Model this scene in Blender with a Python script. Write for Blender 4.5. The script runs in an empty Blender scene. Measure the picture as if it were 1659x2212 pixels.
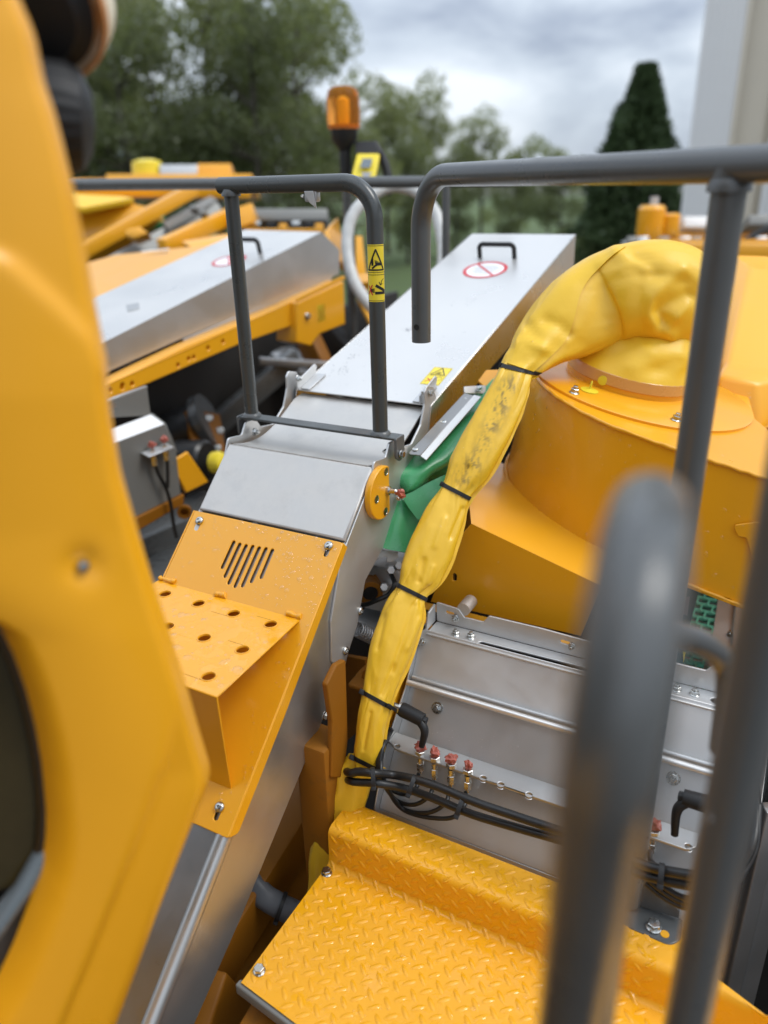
import bpy, bmesh, math, random
from math import radians, sin, cos, pi, atan2, sqrt, hypot
from mathutils import Vector, Matrix, noise
V = Vector
random.seed(7)
S = bpy.context.scene
COL = S.collection

# ------------------------------------------------------------------ camera
H = 3.0                                   # eye height over the yard
PITCH, ROLL = radians(23.3), radians(1.5)
EYE = V((0, 0, H))
FWD = V((0, cos(PITCH), -sin(PITCH)))
UP0 = V((0, sin(PITCH), cos(PITCH)))
RT0 = V((1, 0, 0))
RT = RT0 * cos(ROLL) - UP0 * sin(ROLL)
UPV = UP0 * cos(ROLL) + RT0 * sin(ROLL)
cd = bpy.data.cameras.new('camera')
cam = bpy.data.objects.new('camera', cd)
COL.objects.link(cam)
cam.matrix_world = Matrix(((RT.x, UPV.x, -FWD.x, 0), (RT.y, UPV.y, -FWD.y, 0), (RT.z, UPV.z, -FWD.z, H), (0, 0, 0, 1)))
cd.sensor_fit = 'VERTICAL'
cd.sensor_height = 36.0
cd.lens = 36.0 * 1661 / 2212
cd.clip_start, cd.clip_end = 0.02, 3000
cd.dof.use_dof = True
cd.dof.focus_distance = 1.24
cd.dof.aperture_fstop = 2.0
S.camera = cam

# ------------------------------------------------------------------ sky and sun
SUN_EL, SUN_AZ = radians(54), radians(105)      # azimuth from +Y towards +X
w = bpy.data.worlds.new('World')
S.world = w
w.use_nodes = True
nt = w.node_tree
nt.nodes.clear()
def N(t, tree=None, **k):
    n = (tree or nt).nodes.new(t)
    for a, b in k.items():
        setattr(n, a, b)
    return n
out = N('ShaderNodeOutputWorld')
bg = N('ShaderNodeBackground')
bg.inputs['Strength'].default_value = 0.1
sky = N('ShaderNodeTexSky', sky_type='NISHITA')
sky.sun_disc = False
sky.sun_elevation = SUN_EL
sky.sun_rotation = SUN_AZ
tc = N('ShaderNodeTexCoord')
mp = N('ShaderNodeMapping')
mp.inputs['Scale'].default_value = (1.0, 1.0, 2.6)
mp.inputs['Location'].default_value = (0.35, 0.2, 0.1)
n1 = N('ShaderNodeTexNoise')
n1.inputs['Scale'].default_value = 3.4
n1.inputs['Detail'].default_value = 5
n1.inputs['Roughness'].default_value = 0.5
n1.inputs['Distortion'].default_value = 0.25
ramp = N('ShaderNodeValToRGB')
ramp.color_ramp.elements[0].position = 0.36
ramp.color_ramp.elements[0].color = (2.9, 3.4, 4.35, 1)
ramp.color_ramp.elements[1].position = 0.64
ramp.color_ramp.elements[1].color = (7.8, 8.4, 9.1, 1)
e = ramp.color_ramp.elements.new(0.5)
e.color = (5.1, 5.75, 6.6, 1)
sep = N('ShaderNodeSeparateXYZ')
mr = N('ShaderNodeMapRange')               # overcast sky: the zenith about 2.4 times the horizon
mr.inputs['From Min'].default_value = 0.0
mr.inputs['From Max'].default_value = 1.0
mr.inputs['To Min'].default_value = 0.92
mr.inputs['To Max'].default_value = 2.3
mul = N('ShaderNodeVectorMath', operation='MULTIPLY')
mix = N('ShaderNodeMix', data_type='RGBA')
mix.inputs['Factor'].default_value = 0.93
L = nt.links.new
L(tc.outputs['Generated'], mp.inputs['Vector']); L(mp.outputs['Vector'], n1.inputs['Vector'])
L(n1.outputs['Fac'], ramp.inputs['Fac'])
L(tc.outputs['Generated'], sep.inputs[0]); L(sep.outputs['Z'], mr.inputs['Value'])
L(ramp.outputs['Color'], mul.inputs[0]); L(mr.outputs['Result'], mul.inputs[1])
L(sky.outputs['Color'], mix.inputs['A']); L(mul.outputs['Vector'], mix.inputs['B'])
L(mix.outputs['Result'], bg.inputs['Color']); L(bg.outputs[0], out.inputs[0])
sd = bpy.data.lights.new('sun', 'SUN')
sd.energy = 1.4
sd.angle = radians(25)
sd.color = (1, 0.97, 0.92)
so = bpy.data.objects.new('sun', sd)
COL.objects.link(so)
so.location = (8, -2, 20)
sdir = V((sin(SUN_AZ) * cos(SUN_EL), cos(SUN_AZ) * cos(SUN_EL), sin(SUN_EL)))
so.rotation_euler = sdir.to_track_quat('Z', 'Y').to_euler()
S.view_settings.view_transform = 'Standard'
S.view_settings.look = 'None'
S.view_settings.exposure = 0.32
S.view_settings.gamma = 1.0
S.view_settings.use_curve_mapping = False
S.cycles.use_denoising = True
S.cycles.max_bounces = 8
S.cycles.transparent_max_bounces = 12

# ------------------------------------------------------------------ measuring: photo survey point -> place in the yard
F_, CX, CY = 1661., 829.5, 1106.
def ray(px, py): return RT * ((px - CX) / F_) + UPV * ((CY - py) / F_) + FWD
def atd(px, py, d): return EYE + ray(px, py) * d
def onp(px, py, p, n):
    r = ray(px, py)
    return EYE + r * ((p - EYE).dot(n) / r.dot(n))
class Frame:                               # a machine's own axes: u ahead, v to the right, z up
    def __init__(s, az):
        a = radians(az)
        s.u = V((sin(a), cos(a), 0)); s.v = V((cos(a), -sin(a), 0)); s.z = V((0, 0, 1))
    def __call__(s, u, v, z): return EYE + s.u * u + s.v * v + s.z * z
    def onu(s, px, py, c): return onp(px, py, EYE + s.u * c, s.u)
    def onv(s, px, py, c): return onp(px, py, EYE + s.v * c, s.v)
    def onz(s, px, py, c): return onp(px, py, EYE + s.z * c, s.z)
M = Frame(29)
Z = V((0, 0, 1))

# ------------------------------------------------------------------ materials
def mat(name, base, rough=0.5, metal=0.0, coat=0.0, bump=0.0, bscale=60., mott=0.0, mscale=6., spec=0.5,
        rvar=0.1, stretch=None, wet=0.0, dirt=0.0, dirtcol=(0.12, 0.09, 0.05), trans=0.0, emis=0):
    m = bpy.data.materials.new(name)
    m.use_nodes = True
    t = m.node_tree
    b = t.nodes['Principled BSDF']
    b.inputs['Base Color'].default_value = (*base, 1)
    b.inputs['Metallic'].default_value = metal
    b.inputs['Specular IOR Level'].default_value = spec
    b.inputs['Coat Weight'].default_value = coat
    b.inputs['Coat Roughness'].default_value = 0.12
    b.inputs['Transmission Weight'].default_value = trans
    lk = t.links.new
    co = N('ShaderNodeTexCoord', t)
    src = co.outputs['Object']
    if stretch:
        ma = N('ShaderNodeMapping', t); ma.inputs['Scale'].default_value = stretch
        lk(src, ma.inputs['Vector']); src = ma.outputs['Vector']
    nz = N('ShaderNodeTexNoise', t); nz.inputs['Scale'].default_value = mscale; nz.inputs['Detail'].default_value = 6
    nz.inputs['Roughness'].default_value = 0.6
    lk(src, nz.inputs['Vector'])
    r = N('ShaderNodeMapRange', t); r.inputs['From Min'].default_value = 0.3; r.inputs['From Max'].default_value = 0.7
    r.inputs['To Min'].default_value = max(0.02, rough - rvar); r.inputs['To Max'].default_value = min(1, rough + rvar)
    lk(nz.outputs['Fac'], r.inputs['Value']); lk(r.outputs['Result'], b.inputs['Roughness'])
    colsock = None
    if mott > 0:
        mx = N('ShaderNodeMix', t, data_type='RGBA')
        mx.inputs['A'].default_value = (*[c * (1 - mott) for c in base], 1)
        mx.inputs['B'].default_value = (*[min(1, c * (1 + mott)) for c in base], 1)
        lk(nz.outputs['Fac'], mx.inputs['Factor']); colsock = mx.outputs['Result']
    if dirt > 0:
        nd = N('ShaderNodeTexNoise', t); nd.inputs['Scale'].default_value = 9.; nd.inputs['Detail'].default_value = 9
        nd.inputs['Roughness'].default_value = 0.7
        lk(co.outputs['Object'], nd.inputs['Vector'])
        rd = N('ShaderNodeMapRange', t); rd.inputs['From Min'].default_value = 0.56; rd.inputs['From Max'].default_value = 0.75
        rd.inputs['To Max'].default_value = dirt
        lk(nd.outputs['Fac'], rd.inputs['Value'])
        mx2 = N('ShaderNodeMix', t, data_type='RGBA')
        mx2.inputs['A'].default_value = (*base, 1); mx2.inputs['B'].default_value = (*dirtcol, 1)
        if colsock: lk(colsock, mx2.inputs['A'])
        lk(rd.outputs['Result'], mx2.inputs['Factor']); colsock = mx2.outputs['Result']
    if colsock: lk(colsock, b.inputs['Base Color'])
    bsock = None
    if bump > 0:
        nb = N('ShaderNodeTexNoise', t); nb.inputs['Scale'].default_value = bscale; nb.inputs['Detail'].default_value = 3
        lk(co.outputs['Object'] if not stretch else src, nb.inputs['Vector'])
        bp = N('ShaderNodeBump', t); bp.inputs['Strength'].default_value = bump; bp.inputs['Distance'].default_value = 0.002
        lk(nb.outputs['Fac'], bp.inputs['Height']); bsock = bp.outputs['Normal']
    if wet > 0:                                # standing rain water: smooth blots with a raised rim
        nw = N('ShaderNodeTexNoise', t); nw.inputs['Scale'].default_value = 38.; nw.inputs['Detail'].default_value = 2.5
        nw.inputs['Distortion'].default_value = 0.6
        lk(co.outputs['Object'], nw.inputs['Vector'])
        rw = N('ShaderNodeMapRange', t, interpolation_type='SMOOTHSTEP'); rw.inputs['From Min'].default_value = 0.5; rw.inputs['From Max'].default_value = 0.56
        lk(nw.outputs['Fac'], rw.inputs['Value'])
        bw = N('ShaderNodeBump', t); bw.inputs['Strength'].default_value = wet; bw.inputs['Distance'].default_value = 0.0015
        lk(rw.outputs['Result'], bw.inputs['Height'])
        if bsock: lk(bsock, bw.inputs['Normal'])
        bsock = bw.outputs['Normal']
        mm = N('ShaderNodeMix', t, data_type='FLOAT'); lk(rw.outputs['Result'], mm.inputs['Factor'])
        lk(r.outputs['Result'], mm.inputs['A']); mm.inputs['B'].default_value = 0.08
        lk(mm.outputs['Result'], b.inputs['Roughness'])
    if bsock: lk(bsock, b.inputs['Normal'])
    return m
YEL = (0.80, 0.36, 0.009)
MT = dict(
    paint=mat('yellow_paint', YEL, 0.33, coat=0.35, bump=0.03, bscale=220, mott=0.06, mscale=3, rvar=0.07),
    wet=mat('yellow_paint_wet', YEL, 0.3, coat=0.3, bump=0.03, bscale=220, mott=0.05, mscale=4, wet=0.22),
    deck=mat('yellow_deck_paint', (0.82, 0.38, 0.010), 0.46, coat=0.06, bump=0.12, bscale=130, mott=0.07, mscale=9, wet=0.16, dirt=0.2, dirtcol=(0.45, 0.22, 0.02)),
    cab=mat('yellow_cab_shell', (0.86, 0.395, 0.011), 0.36, coat=0.15, bump=0.02, bscale=90, mott=0.04),
    shadepaint=mat('yellow_paint_shaded', (0.25, 0.092, 0.004), 0.58, spec=0.3, coat=0.0, bump=0.06, bscale=80, mott=0.14, mscale=8, dirt=0.75, dirtcol=(0.09, 0.05, 0.015)),  # frame yellow darkened for the shade under the chutes, with some dirt
    steel=mat('stainless_steel', (0.60, 0.60, 0.595), 0.48, 0.8, bump=0.05, bscale=50, mott=0.09, mscale=7, rvar=0.12, dirt=0.12, dirtcol=(0.4, 0.38, 0.35)),
    lid=mat('stainless_lid', (0.74, 0.72, 0.69), 0.32, 0.75, bump=0.35, bscale=3.5, mott=0.05, mscale=4, rvar=0.09),
    brush=mat('brushed_stainless', (0.50, 0.50, 0.495), 0.44, 0.85, bump=0.05, bscale=30, mott=0.06, mscale=5, rvar=0.1, dirt=0.2, dirtcol=(0.3, 0.28, 0.25)),
    side=mat('stainless_side', (0.50, 0.50, 0.495), 0.40, 0.8, bump=0.04, bscale=12, mott=0.1, mscale=5, rvar=0.12, dirt=0.25, dirtcol=(0.3, 0.27, 0.22)),
    zinc=mat('zinc_bolt', (0.5, 0.5, 0.48), 0.24, 1.0, mott=0.1, mscale=200),
    rail=mat('grey_rail_paint', (0.082, 0.086, 0.086), 0.33, coat=0.2, bump=0.03, bscale=160, mott=0.1, mscale=14, spec=0.5),
    cabroof=mat('cab_roof', (0.5, 0.5, 0.5), 0.5),
    fitting=mat('fitting_metal', (0.62, 0.61, 0.58), 0.26, 0.92, mott=0.1, mscale=150),
    gate=mat('dark_gate_paint', (0.05, 0.055, 0.054), 0.32, coat=0.2, bump=0.03, bscale=160, mott=0.1, mscale=14),
    rubber=mat('black_rubber', (0.012, 0.012, 0.012), 0.4, bump=0.08, bscale=200, mott=0.3, mscale=30),
    plastic=mat('black_plastic', (0.013, 0.013, 0.0135), 0.5, spec=0.35, bump=0.05, bscale=300),
    dark=mat('dark_gap_shade', (0.018, 0.016, 0.014), 0.6, bump=0.2, bscale=20, mott=0.5, mscale=6, spec=0.3),  # near-black shade colour for gaps and undersides, also used on seams
    tarp=mat('yellow_tarpaulin', (0.77, 0.475, 0.022), 0.42, bump=0.3, bscale=48, mott=0.05, mscale=9, spec=0.45),
    dirtytarp=mat('yellow_sleeve_cloth', (0.77, 0.465, 0.02), 0.42, bump=0.30, bscale=48, mott=0.06, mscale=9, spec=0.6, dirt=0.22, dirtcol=(0.2, 0.13, 0.02)),
    green=mat('green_tarpaulin', (0.05, 0.30, 0.115), 0.28, bump=0.05, bscale=40, mott=0.1, mscale=10, spec=0.55),
    chain=mat('green_belt_plastic', (0.07, 0.27, 0.18), 0.4, mott=0.08),
    teal=mat('teal_paint', (0.012, 0.11, 0.13), 0.4),
    red=mat('red_cap_plastic', (0.36, 0.09, 0.06), 0.35, mott=0.3, mscale=120, bump=0.3, bscale=300),
    sticker=mat('yellow_sticker', (0.84, 0.66, 0.04), 0.35, spec=0.5),
    ink=mat('black_print', (0.012, 0.012, 0.012), 0.45),
    redink=mat('red_print', (0.55, 0.02, 0.03), 0.4),
    greyink=mat('grey_print', (0.3, 0.3, 0.32), 0.5),
    white=mat('white_print', (0.8, 0.8, 0.8), 0.35),
    hose=mat('clear_grey_hose', (0.5, 0.5, 0.48), 0.3, bump=0.2, bscale=30, mott=0.1),
    blue=mat('blue_braided_hose', (0.30, 0.36, 0.62), 0.4, bump=0.5, bscale=400),
    beigering=mat('ring_strap', (0.62, 0.33, 0.10), 0.25, coat=0.4),
    plug=mat('pale_yellow_plug', (0.75, 0.60, 0.03), 0.4),
    wrap=mat('grey_wrap_cloth', (0.11, 0.115, 0.125), 0.45, bump=0.2, bscale=60),
    cream=mat('lamp_shell_glare', (0.78, 0.70, 0.52), 0.4),  # cream puts the blown highlights on the shell into its colour
    tan=mat('tan_lamp_rim', (0.5, 0.2, 0.05), 0.4),
    glassd=mat('dark_window_glass', (0.045, 0.034, 0.014), 0.08, spec=0.3, mott=0.8, mscale=7),
    bluegrey=mat('blue_grey_trim', (0.14, 0.17, 0.19), 0.25, coat=0.4),
    bark=mat('bark', (0.06, 0.05, 0.04), 0.9, bump=0.6, bscale=12, mott=0.3),
    flange=mat('stainless_flange', (0.66, 0.65, 0.63), 0.24, 1.0, bump=0.03, bscale=14, mott=0.06, mscale=4),
    cover=mat('stainless_cover', (0.57, 0.55, 0.52), 0.52, 0.7, bump=0.06, bscale=60, mott=0.2, mscale=24, rvar=0.12, dirt=0.45, dirtcol=(0.38, 0.37, 0.355)),
    chuteside=mat('chute_side_steel', (0.48, 0.475, 0.46), 0.36, 0.85, bump=0.04, bscale=14, mott=0.08, mscale=6, rvar=0.1, dirt=0.2, dirtcol=(0.25, 0.23, 0.2)),
    chutetop=mat('chute_top_steel', (0.31, 0.30, 0.29), 0.36, 1.0, bump=0.05, bscale=20, mott=0.1, mscale=8, rvar=0.1),
    galv=mat('grey_galvanised', (0.23, 0.23, 0.215), 0.5, 0.4, mott=0.05, mscale=3),
    leaf=mat('leaf_green', (0.19, 0.205, 0.095), 0.5, mott=0.35, mscale=0.6),
    leafd=mat('leaf_dark_green', (0.115, 0.13, 0.062), 0.5, mott=0.4, mscale=0.8),
    conif=mat('conifer_green', (0.06, 0.095, 0.035), 0.6, mott=0.45, mscale=1.5),
    clad=mat('grey_cladding', (0.80, 0.80, 0.785), 0.5, mott=0.03),
    clad2=mat('beige_cladding', (0.62, 0.56, 0.45), 0.5, mott=0.03),
    ground=mat('yard_ground', (0.10, 0.095, 0.085), 0.8, bump=0.5, bscale=4, mott=0.3, mscale=0.4),
    lawn=mat('lawn', (0.07, 0.105, 0.03), 0.9, bump=0.8, bscale=8, mott=0.4, mscale=0.3),
)
def leafy(m, k):
    t = m.node_tree; b = t.nodes['Principled BSDF']; o = t.nodes['Material Output']; src = b.inputs['Base Color'].links[0].from_socket
    tr = N('ShaderNodeBsdfTranslucent', t); mx = N('ShaderNodeMixShader', t); mx.inputs[0].default_value = k
    g = N('ShaderNodeMix', t, data_type='RGBA', blend_type='MULTIPLY'); g.inputs['Factor'].default_value = 1; g.inputs['B'].default_value = (1.5, 1.6, 1.0, 1)
    t.links.new(src, g.inputs['A']); t.links.new(g.outputs['Result'], tr.inputs['Color'])
    t.links.new(b.outputs[0], mx.inputs[1]); t.links.new(tr.outputs[0], mx.inputs[2]); t.links.new(mx.outputs[0], o.inputs[0])
for q_ in ('leaf', 'leafd'): leafy(MT[q_], .45)
def soil_attribute(m):
    t = m.node_tree; b = t.nodes['Principled BSDF']; src = b.inputs['Base Color'].links[0].from_socket
    a = N('ShaderNodeAttribute', t, attribute_name='soil'); mx = N('ShaderNodeMix', t, data_type='RGBA')
    t.links.new(a.outputs['Fac'], mx.inputs['Factor']); t.links.new(src, mx.inputs['A']); mx.inputs['B'].default_value = (0.045, 0.04, 0.03, 1)
    t.links.new(mx.outputs['Result'], b.inputs['Base Color'])
soil_attribute(MT['dirtytarp'])
def drop_material():
    m = bpy.data.materials.new('rain_water'); m.use_nodes = True; t = m.node_tree; t.nodes.clear()
    o = N('ShaderNodeOutputMaterial', t); mx = N('ShaderNodeMixShader', t); tr = N('ShaderNodeBsdfTransparent', t)
    gl = N('ShaderNodeBsdfGlossy', t); gl.inputs['Roughness'].default_value = 0.04
    lw = N('ShaderNodeLayerWeight', t); lw.inputs['Blend'].default_value = 0.35; cm = N('ShaderNodeMix', t, data_type='RGBA')
    cm.inputs['A'].default_value = (1, 1, 1, 1); cm.inputs['B'].default_value = (0.90, 0.89, 0.87, 1)
    t.links.new(lw.outputs['Facing'], cm.inputs['Factor']); t.links.new(cm.outputs['Result'], tr.inputs['Color'])
    fr = N('ShaderNodeFresnel', t); fr.inputs['IOR'].default_value = 1.62
    ge = N('ShaderNodeNewGeometry', t); iv = N('ShaderNodeMath', t, operation='SUBTRACT'); iv.inputs[0].default_value = 1.0
    t.links.new(ge.outputs['Backfacing'], iv.inputs[1]); ml = N('ShaderNodeMath', t, operation='MULTIPLY')
    t.links.new(fr.outputs[0], ml.inputs[0]); t.links.new(iv.outputs[0], ml.inputs[1]); t.links.new(ml.outputs[0], mx.inputs[0]); t.links.new(tr.outputs[0], mx.inputs[1]); t.links.new(gl.outputs[0], mx.inputs[2])
    t.links.new(mx.outputs[0], o.inputs[0])
    return m
MT['drop'] = drop_material()
def amber_material():
    m = bpy.data.materials.new('amber_lens'); m.use_nodes = True; b = m.node_tree.nodes['Principled BSDF']
    b.inputs['Base Color'].default_value = (1.0, 0.42, 0.08, 1); b.inputs['Roughness'].default_value = 0.12
    b.inputs['Transmission Weight'].default_value = 0.85; b.inputs['IOR'].default_value = 1.12
    return m
MT['amber'] = amber_material()

# ------------------------------------------------------------------ object helpers
WLOC = {}
def link(o, parent=None):
    COL.objects.link(o)
    if parent is not None:
        o.parent = parent
        o.matrix_parent_inverse = Matrix.Translation(-WLOC[parent.name])
    return o
def thing(name, loc, label, cat, group=None):
    o = bpy.data.objects.new(name, None)
    o.empty_display_size = 0.1
    o.location = loc
    link(o)
    WLOC[o.name] = V(loc)
    return tag(o, label, cat, group)
def tag(o, label=None, cat=None, group=None, kind=None):
    if label: o['label'] = label
    if cat: o['category'] = cat
    if group: o['group'] = group
    if kind: o['kind'] = kind
    return o
def mobj(name, me, m, parent=None, smooth=False, kind=None):
    """link a mesh given in world coordinates, its origin moved to its own middle"""
    if m is not None and not len(me.materials): me.materials.append(MT[m] if isinstance(m, str) else m)
    lo = V((1e9,) * 3); hi = V((-1e9,) * 3)
    for q in me.vertices:
        for i in range(3):
            lo[i] = min(lo[i], q.co[i]); hi[i] = max(hi[i], q.co[i])
    c = (lo + hi) / 2
    me.transform(Matrix.Translation(-c))
    if smooth: me.polygons.foreach_set('use_smooth', [True] * len(me.polygons))
    o = bpy.data.objects.new(name, me)
    o.location = c
    link(o, parent)
    WLOC[o.name] = c
    if kind: o['kind'] = kind
    return o
def pydata(verts, faces):
    me = bpy.data.meshes.new('m'); me.from_pydata([tuple(v) for v in verts], [], faces); me.update(); return me
def normals(me):
    bm = bmesh.new(); bm.from_mesh(me); bmesh.ops.recalc_face_normals(bm, faces=bm.faces); bm.to_mesh(me); bm.free(); return me
def soft(me, ang=40):
    """smooth shading with the sharp edges kept"""
    me.polygons.foreach_set('use_smooth', [True] * len(me.polygons))
    me.set_sharp_from_angle(angle=radians(ang)); return me

def round2d(p, r, n=5):
    out = []; k = len(p)
    for i in range(k):
        rr = r[i] if isinstance(r, (list, tuple)) else r
        a, b, c = V(p[i - 1]), V(p[i]), V(p[(i + 1) % k])
        d1, d2 = (a - b), (c - b)
        l1, l2 = d1.length, d2.length
        if rr <= 1e-6 or l1 < 1e-7 or l2 < 1e-7: out.append(b); continue
        d1 /= l1; d2 /= l2
        ang = d1.angle(d2)
        if ang > 3.05: out.append(b); continue
        t = min(rr / math.tan(ang / 2), l1 * .48, l2 * .48)
        for j in range(n + 1):
            f = j / n
            q = (b + d1 * t) * (1 - f) ** 2 + b * 2 * f * (1 - f) + (b + d2 * t) * f ** 2
            out.append(q)
    return out
def plate(name, pts, th, m, parent=None, bev=0.0012, holes=(), r=0.0, both=0, kind=None):
    """sheet of thickness th whose front face holds pts; edges rounded, holes cut through; front is the side the eye is on"""
    pts = [V(p) for p in pts]
    n = V((0, 0, 0)); k = len(pts)
    for i in range(k):
        a, b = pts[i], pts[(i + 1) % k]
        n += V(((a.y - b.y) * (a.z + b.z), (a.z - b.z) * (a.x + b.x), (a.x - b.x) * (a.y + b.y)))
    n.normalize()
    c = sum(pts, V((0, 0, 0))) / k
    if n.dot(EYE - c) < 0: n = -n
    x = (pts[1] - pts[0]); x -= n * x.dot(n); x.normalize(); y = n.cross(x)
    to2 = lambda q: V(((q - c).dot(x), (q - c).dot(y)))
    p2 = round2d([to2(q) for q in pts], r)
    loops = [p2]
    for h in holes:
        if len(h) == 2 and isinstance(h[1], float):
            hc = to2(h[0]); loops.append([hc + V((cos(t * pi / 9), sin(t * pi / 9))) * h[1] for t in range(18)])
        elif len(h) == 3 and isinstance(h[2], float):         # slot from a to b of half-width
            a, b = to2(h[0]), to2(h[1]); d = (b - a).normalized(); e_ = V((-d.y, d.x)); hw = h[2]
            lp = [b + (d * sin(t * pi / 6) + e_ * cos(t * pi / 6)) * hw for t in range(7)] + [a + (-d * sin(t * pi / 6) - e_ * cos(t * pi / 6)) * hw for t in range(7)]
            loops.append(lp)
        else:
            loops.append([to2(q) for q in h])
    cu = bpy.data.curves.new('c', 'CURVE')
    cu.dimensions = '2D'; cu.fill_mode = 'BOTH'
    bev = min(bev, th * .45)
    cu.extrude = th / 2 - bev; cu.bevel_depth = bev; cu.bevel_resolution = 1; cu.offset = -bev
    for lp in loops:
        s = cu.splines.new('POLY'); s.points.add(len(lp) - 1); s.use_cyclic_u = True
        for i, q in enumerate(lp): s.points[i].co = (q[0], q[1], 0, 1)
    ob = bpy.data.objects.new('c', cu); COL.objects.link(ob)
    me = bpy.data.meshes.new_from_object(ob)
    bpy.data.objects.remove(ob); bpy.data.curves.remove(cu)
    o_ = c - n * (th / 2 if not both else 0)
    me.transform(Matrix(((x.x, y.x, n.x, o_.x), (x.y, y.y, n.y, o_.y), (x.z, y.z, n.z, o_.z), (0, 0, 0, 1))))
    me.materials.clear()
    soft(me, 50)
    return mobj(name, me, m, parent, kind=kind)
def fillet(pts, r, n=8):
    pts = [V(p) for p in pts]; out = [pts[0]]
    for i in range(1, len(pts) - 1):
        a, b, c = pts[i - 1], pts[i], pts[i + 1]
        d1, d2 = (a - b), (c - b); l1, l2 = d1.length, d2.length; d1.normalize(); d2.normalize()
        ang = d1.angle(d2)
        if ang > 3.1 or r <= 0: out.append(b); continue
        t = min(r / math.tan(ang / 2), l1 * .49, l2 * .49); rad = t * math.tan(ang / 2)
        ce = b + (d1 + d2).normalized() * (rad / sin(ang / 2))
        p0, p1 = b + d1 * t - ce, b + d2 * t - ce
        tot = p0.angle(p1); ax = p0.cross(p1).normalized()
        for j in range(n + 1): out.append(ce + Matrix.Rotation(tot * j / n, 3, ax) @ p0)
    out.append(pts[-1])
    return out
def catmull(pts, n=8):
    pts = [V(p) for p in pts]; P = [pts[0] * 2 - pts[1]] + pts + [pts[-1] * 2 - pts[-2]]; out = []
    for i in range(1, len(P) - 2):
        for j in range(n):
            t = j / n; a, b, c, d = P[i - 1], P[i], P[i + 1], P[i + 2]
            out.append(0.5 * ((2 * b) + (c - a) * t + (2 * a - 5 * b + 4 * c - d) * t * t + (3 * b - a - 3 * c + d) * t ** 3))
    out.append(pts[-1]); return out
def tube_mesh(path, r, seg=16, caps=True, rfun=None):
    T = []
    for i in range(len(path)):
        T.append((path[min(i + 1, len(path) - 1)] - path[max(i - 1, 0)]).normalized())
    a = T[0].orthogonal().normalized(); verts = []; faces = []
    for i, p in enumerate(path):
        if i: a = (a - T[i] * a.dot(T[i])).normalized()
        b = T[i].cross(a)
        for j in range(seg):
            t = 2 * pi * j / seg; rr = (rfun(i / (len(path) - 1), t) if rfun else 1) * (r[i] if isinstance(r, list) else r)
            verts.append(p + (a * cos(t) + b * sin(t)) * rr)
    for i in range(len(path) - 1):
        for j in range(seg):
            k = (j + 1) % seg
            faces.append((i * seg + j, i * seg + k, (i + 1) * seg + k, (i + 1) * seg + j))
    if caps:
        faces.append(tuple(range(seg))[::-1]); faces.append(tuple((len(path) - 1) * seg + j for j in range(seg)))
    return pydata(verts, faces)
def tube(name, pts, r, m, parent=None, bend=0, seg=18, spline=0, caps=True, n=8, rfun=None, kind=None):
    path = catmull(pts, spline) if spline else (fillet(pts, bend, n) if bend else [V(p) for p in pts])
    return mobj(name, soft(tube_mesh(path, r, seg, caps, rfun), 50), m, parent, kind=kind)
def box_mesh(c, x, y, z, bev=0.0, seg=2):
    """box from centre and three half-axis vectors"""
    bm = bmesh.new(); vs = {}
    for i in (-1, 1):
        for j in (-1, 1):
            for k in (-1, 1): vs[i, j, k] = bm.verts.new(c + x * i + y * j + z * k)
    q = lambda *a: bm.faces.new([vs[t] for t in a])
    q((-1, -1, -1), (-1, 1, -1), (1, 1, -1), (1, -1, -1)); q((-1, -1, 1), (1, -1, 1), (1, 1, 1), (-1, 1, 1))
    q((-1, -1, -1), (1, -1, -1), (1, -1, 1), (-1, -1, 1)); q((-1, 1, -1), (-1, 1, 1), (1, 1, 1), (1, 1, -1))
    q((-1, -1, -1), (-1, -1, 1), (-1, 1, 1), (-1, 1, -1)); q((1, -1, -1), (1, 1, -1), (1, 1, 1), (1, -1, 1))
    bmesh.ops.recalc_face_normals(bm, faces=bm.faces)
    if bev: bmesh.ops.bevel(bm, geom=list(bm.edges), offset=bev, segments=seg, affect='EDGES', profile=0.5)
    me = bpy.data.meshes.new('b'); bm.to_mesh(me); bm.free(); return me
def box(name, c, x, y, z, m, parent=None, bev=0.003, kind=None):
    return mobj(name, soft(box_mesh(V(c), V(x), V(y), V(z), bev), 45), m, parent, kind=kind)
def beam(name, a, b, wdt, hgt, m, parent=None, up=Z, bev=0.004):
    a, b = V(a), V(b); d = b - a; l = d.length; d.normalize(); s = d.cross(up).normalized(); t = s.cross(d)
    return box(name, (a + b) / 2, d * l / 2, s * wdt / 2, t * hgt / 2, m, parent, bev)
def join(meshes):
    bm = bmesh.new()
    for q in meshes: bm.from_mesh(q)
    me = bpy.data.meshes.new('j'); bm.to_mesh(me); bm.free(); return me
def prism(name, pts, off, m, parent=None, bev=0.0, seg=2, sm=40, kind=None):
    """solid between an outline and its copy moved by off"""
    bm = bmesh.new(); a = [bm.verts.new(V(p)) for p in pts]; b = [bm.verts.new(V(p) + off) for p in pts]
    bm.faces.new(a); bm.faces.new(b[::-1]); k = len(a)
    for i in range(k): bm.faces.new((a[i], b[i], b[(i + 1) % k], a[(i + 1) % k]))
    bmesh.ops.recalc_face_normals(bm, faces=bm.faces)
    if bev: bmesh.ops.bevel(bm, geom=list(bm.edges), offset=bev, segments=seg, affect='EDGES', profile=0.5)
    me = bpy.data.meshes.new('p'); bm.to_mesh(me); bm.free(); soft(me, sm)
    return mobj(name, me, m, parent, kind=kind)
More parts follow.
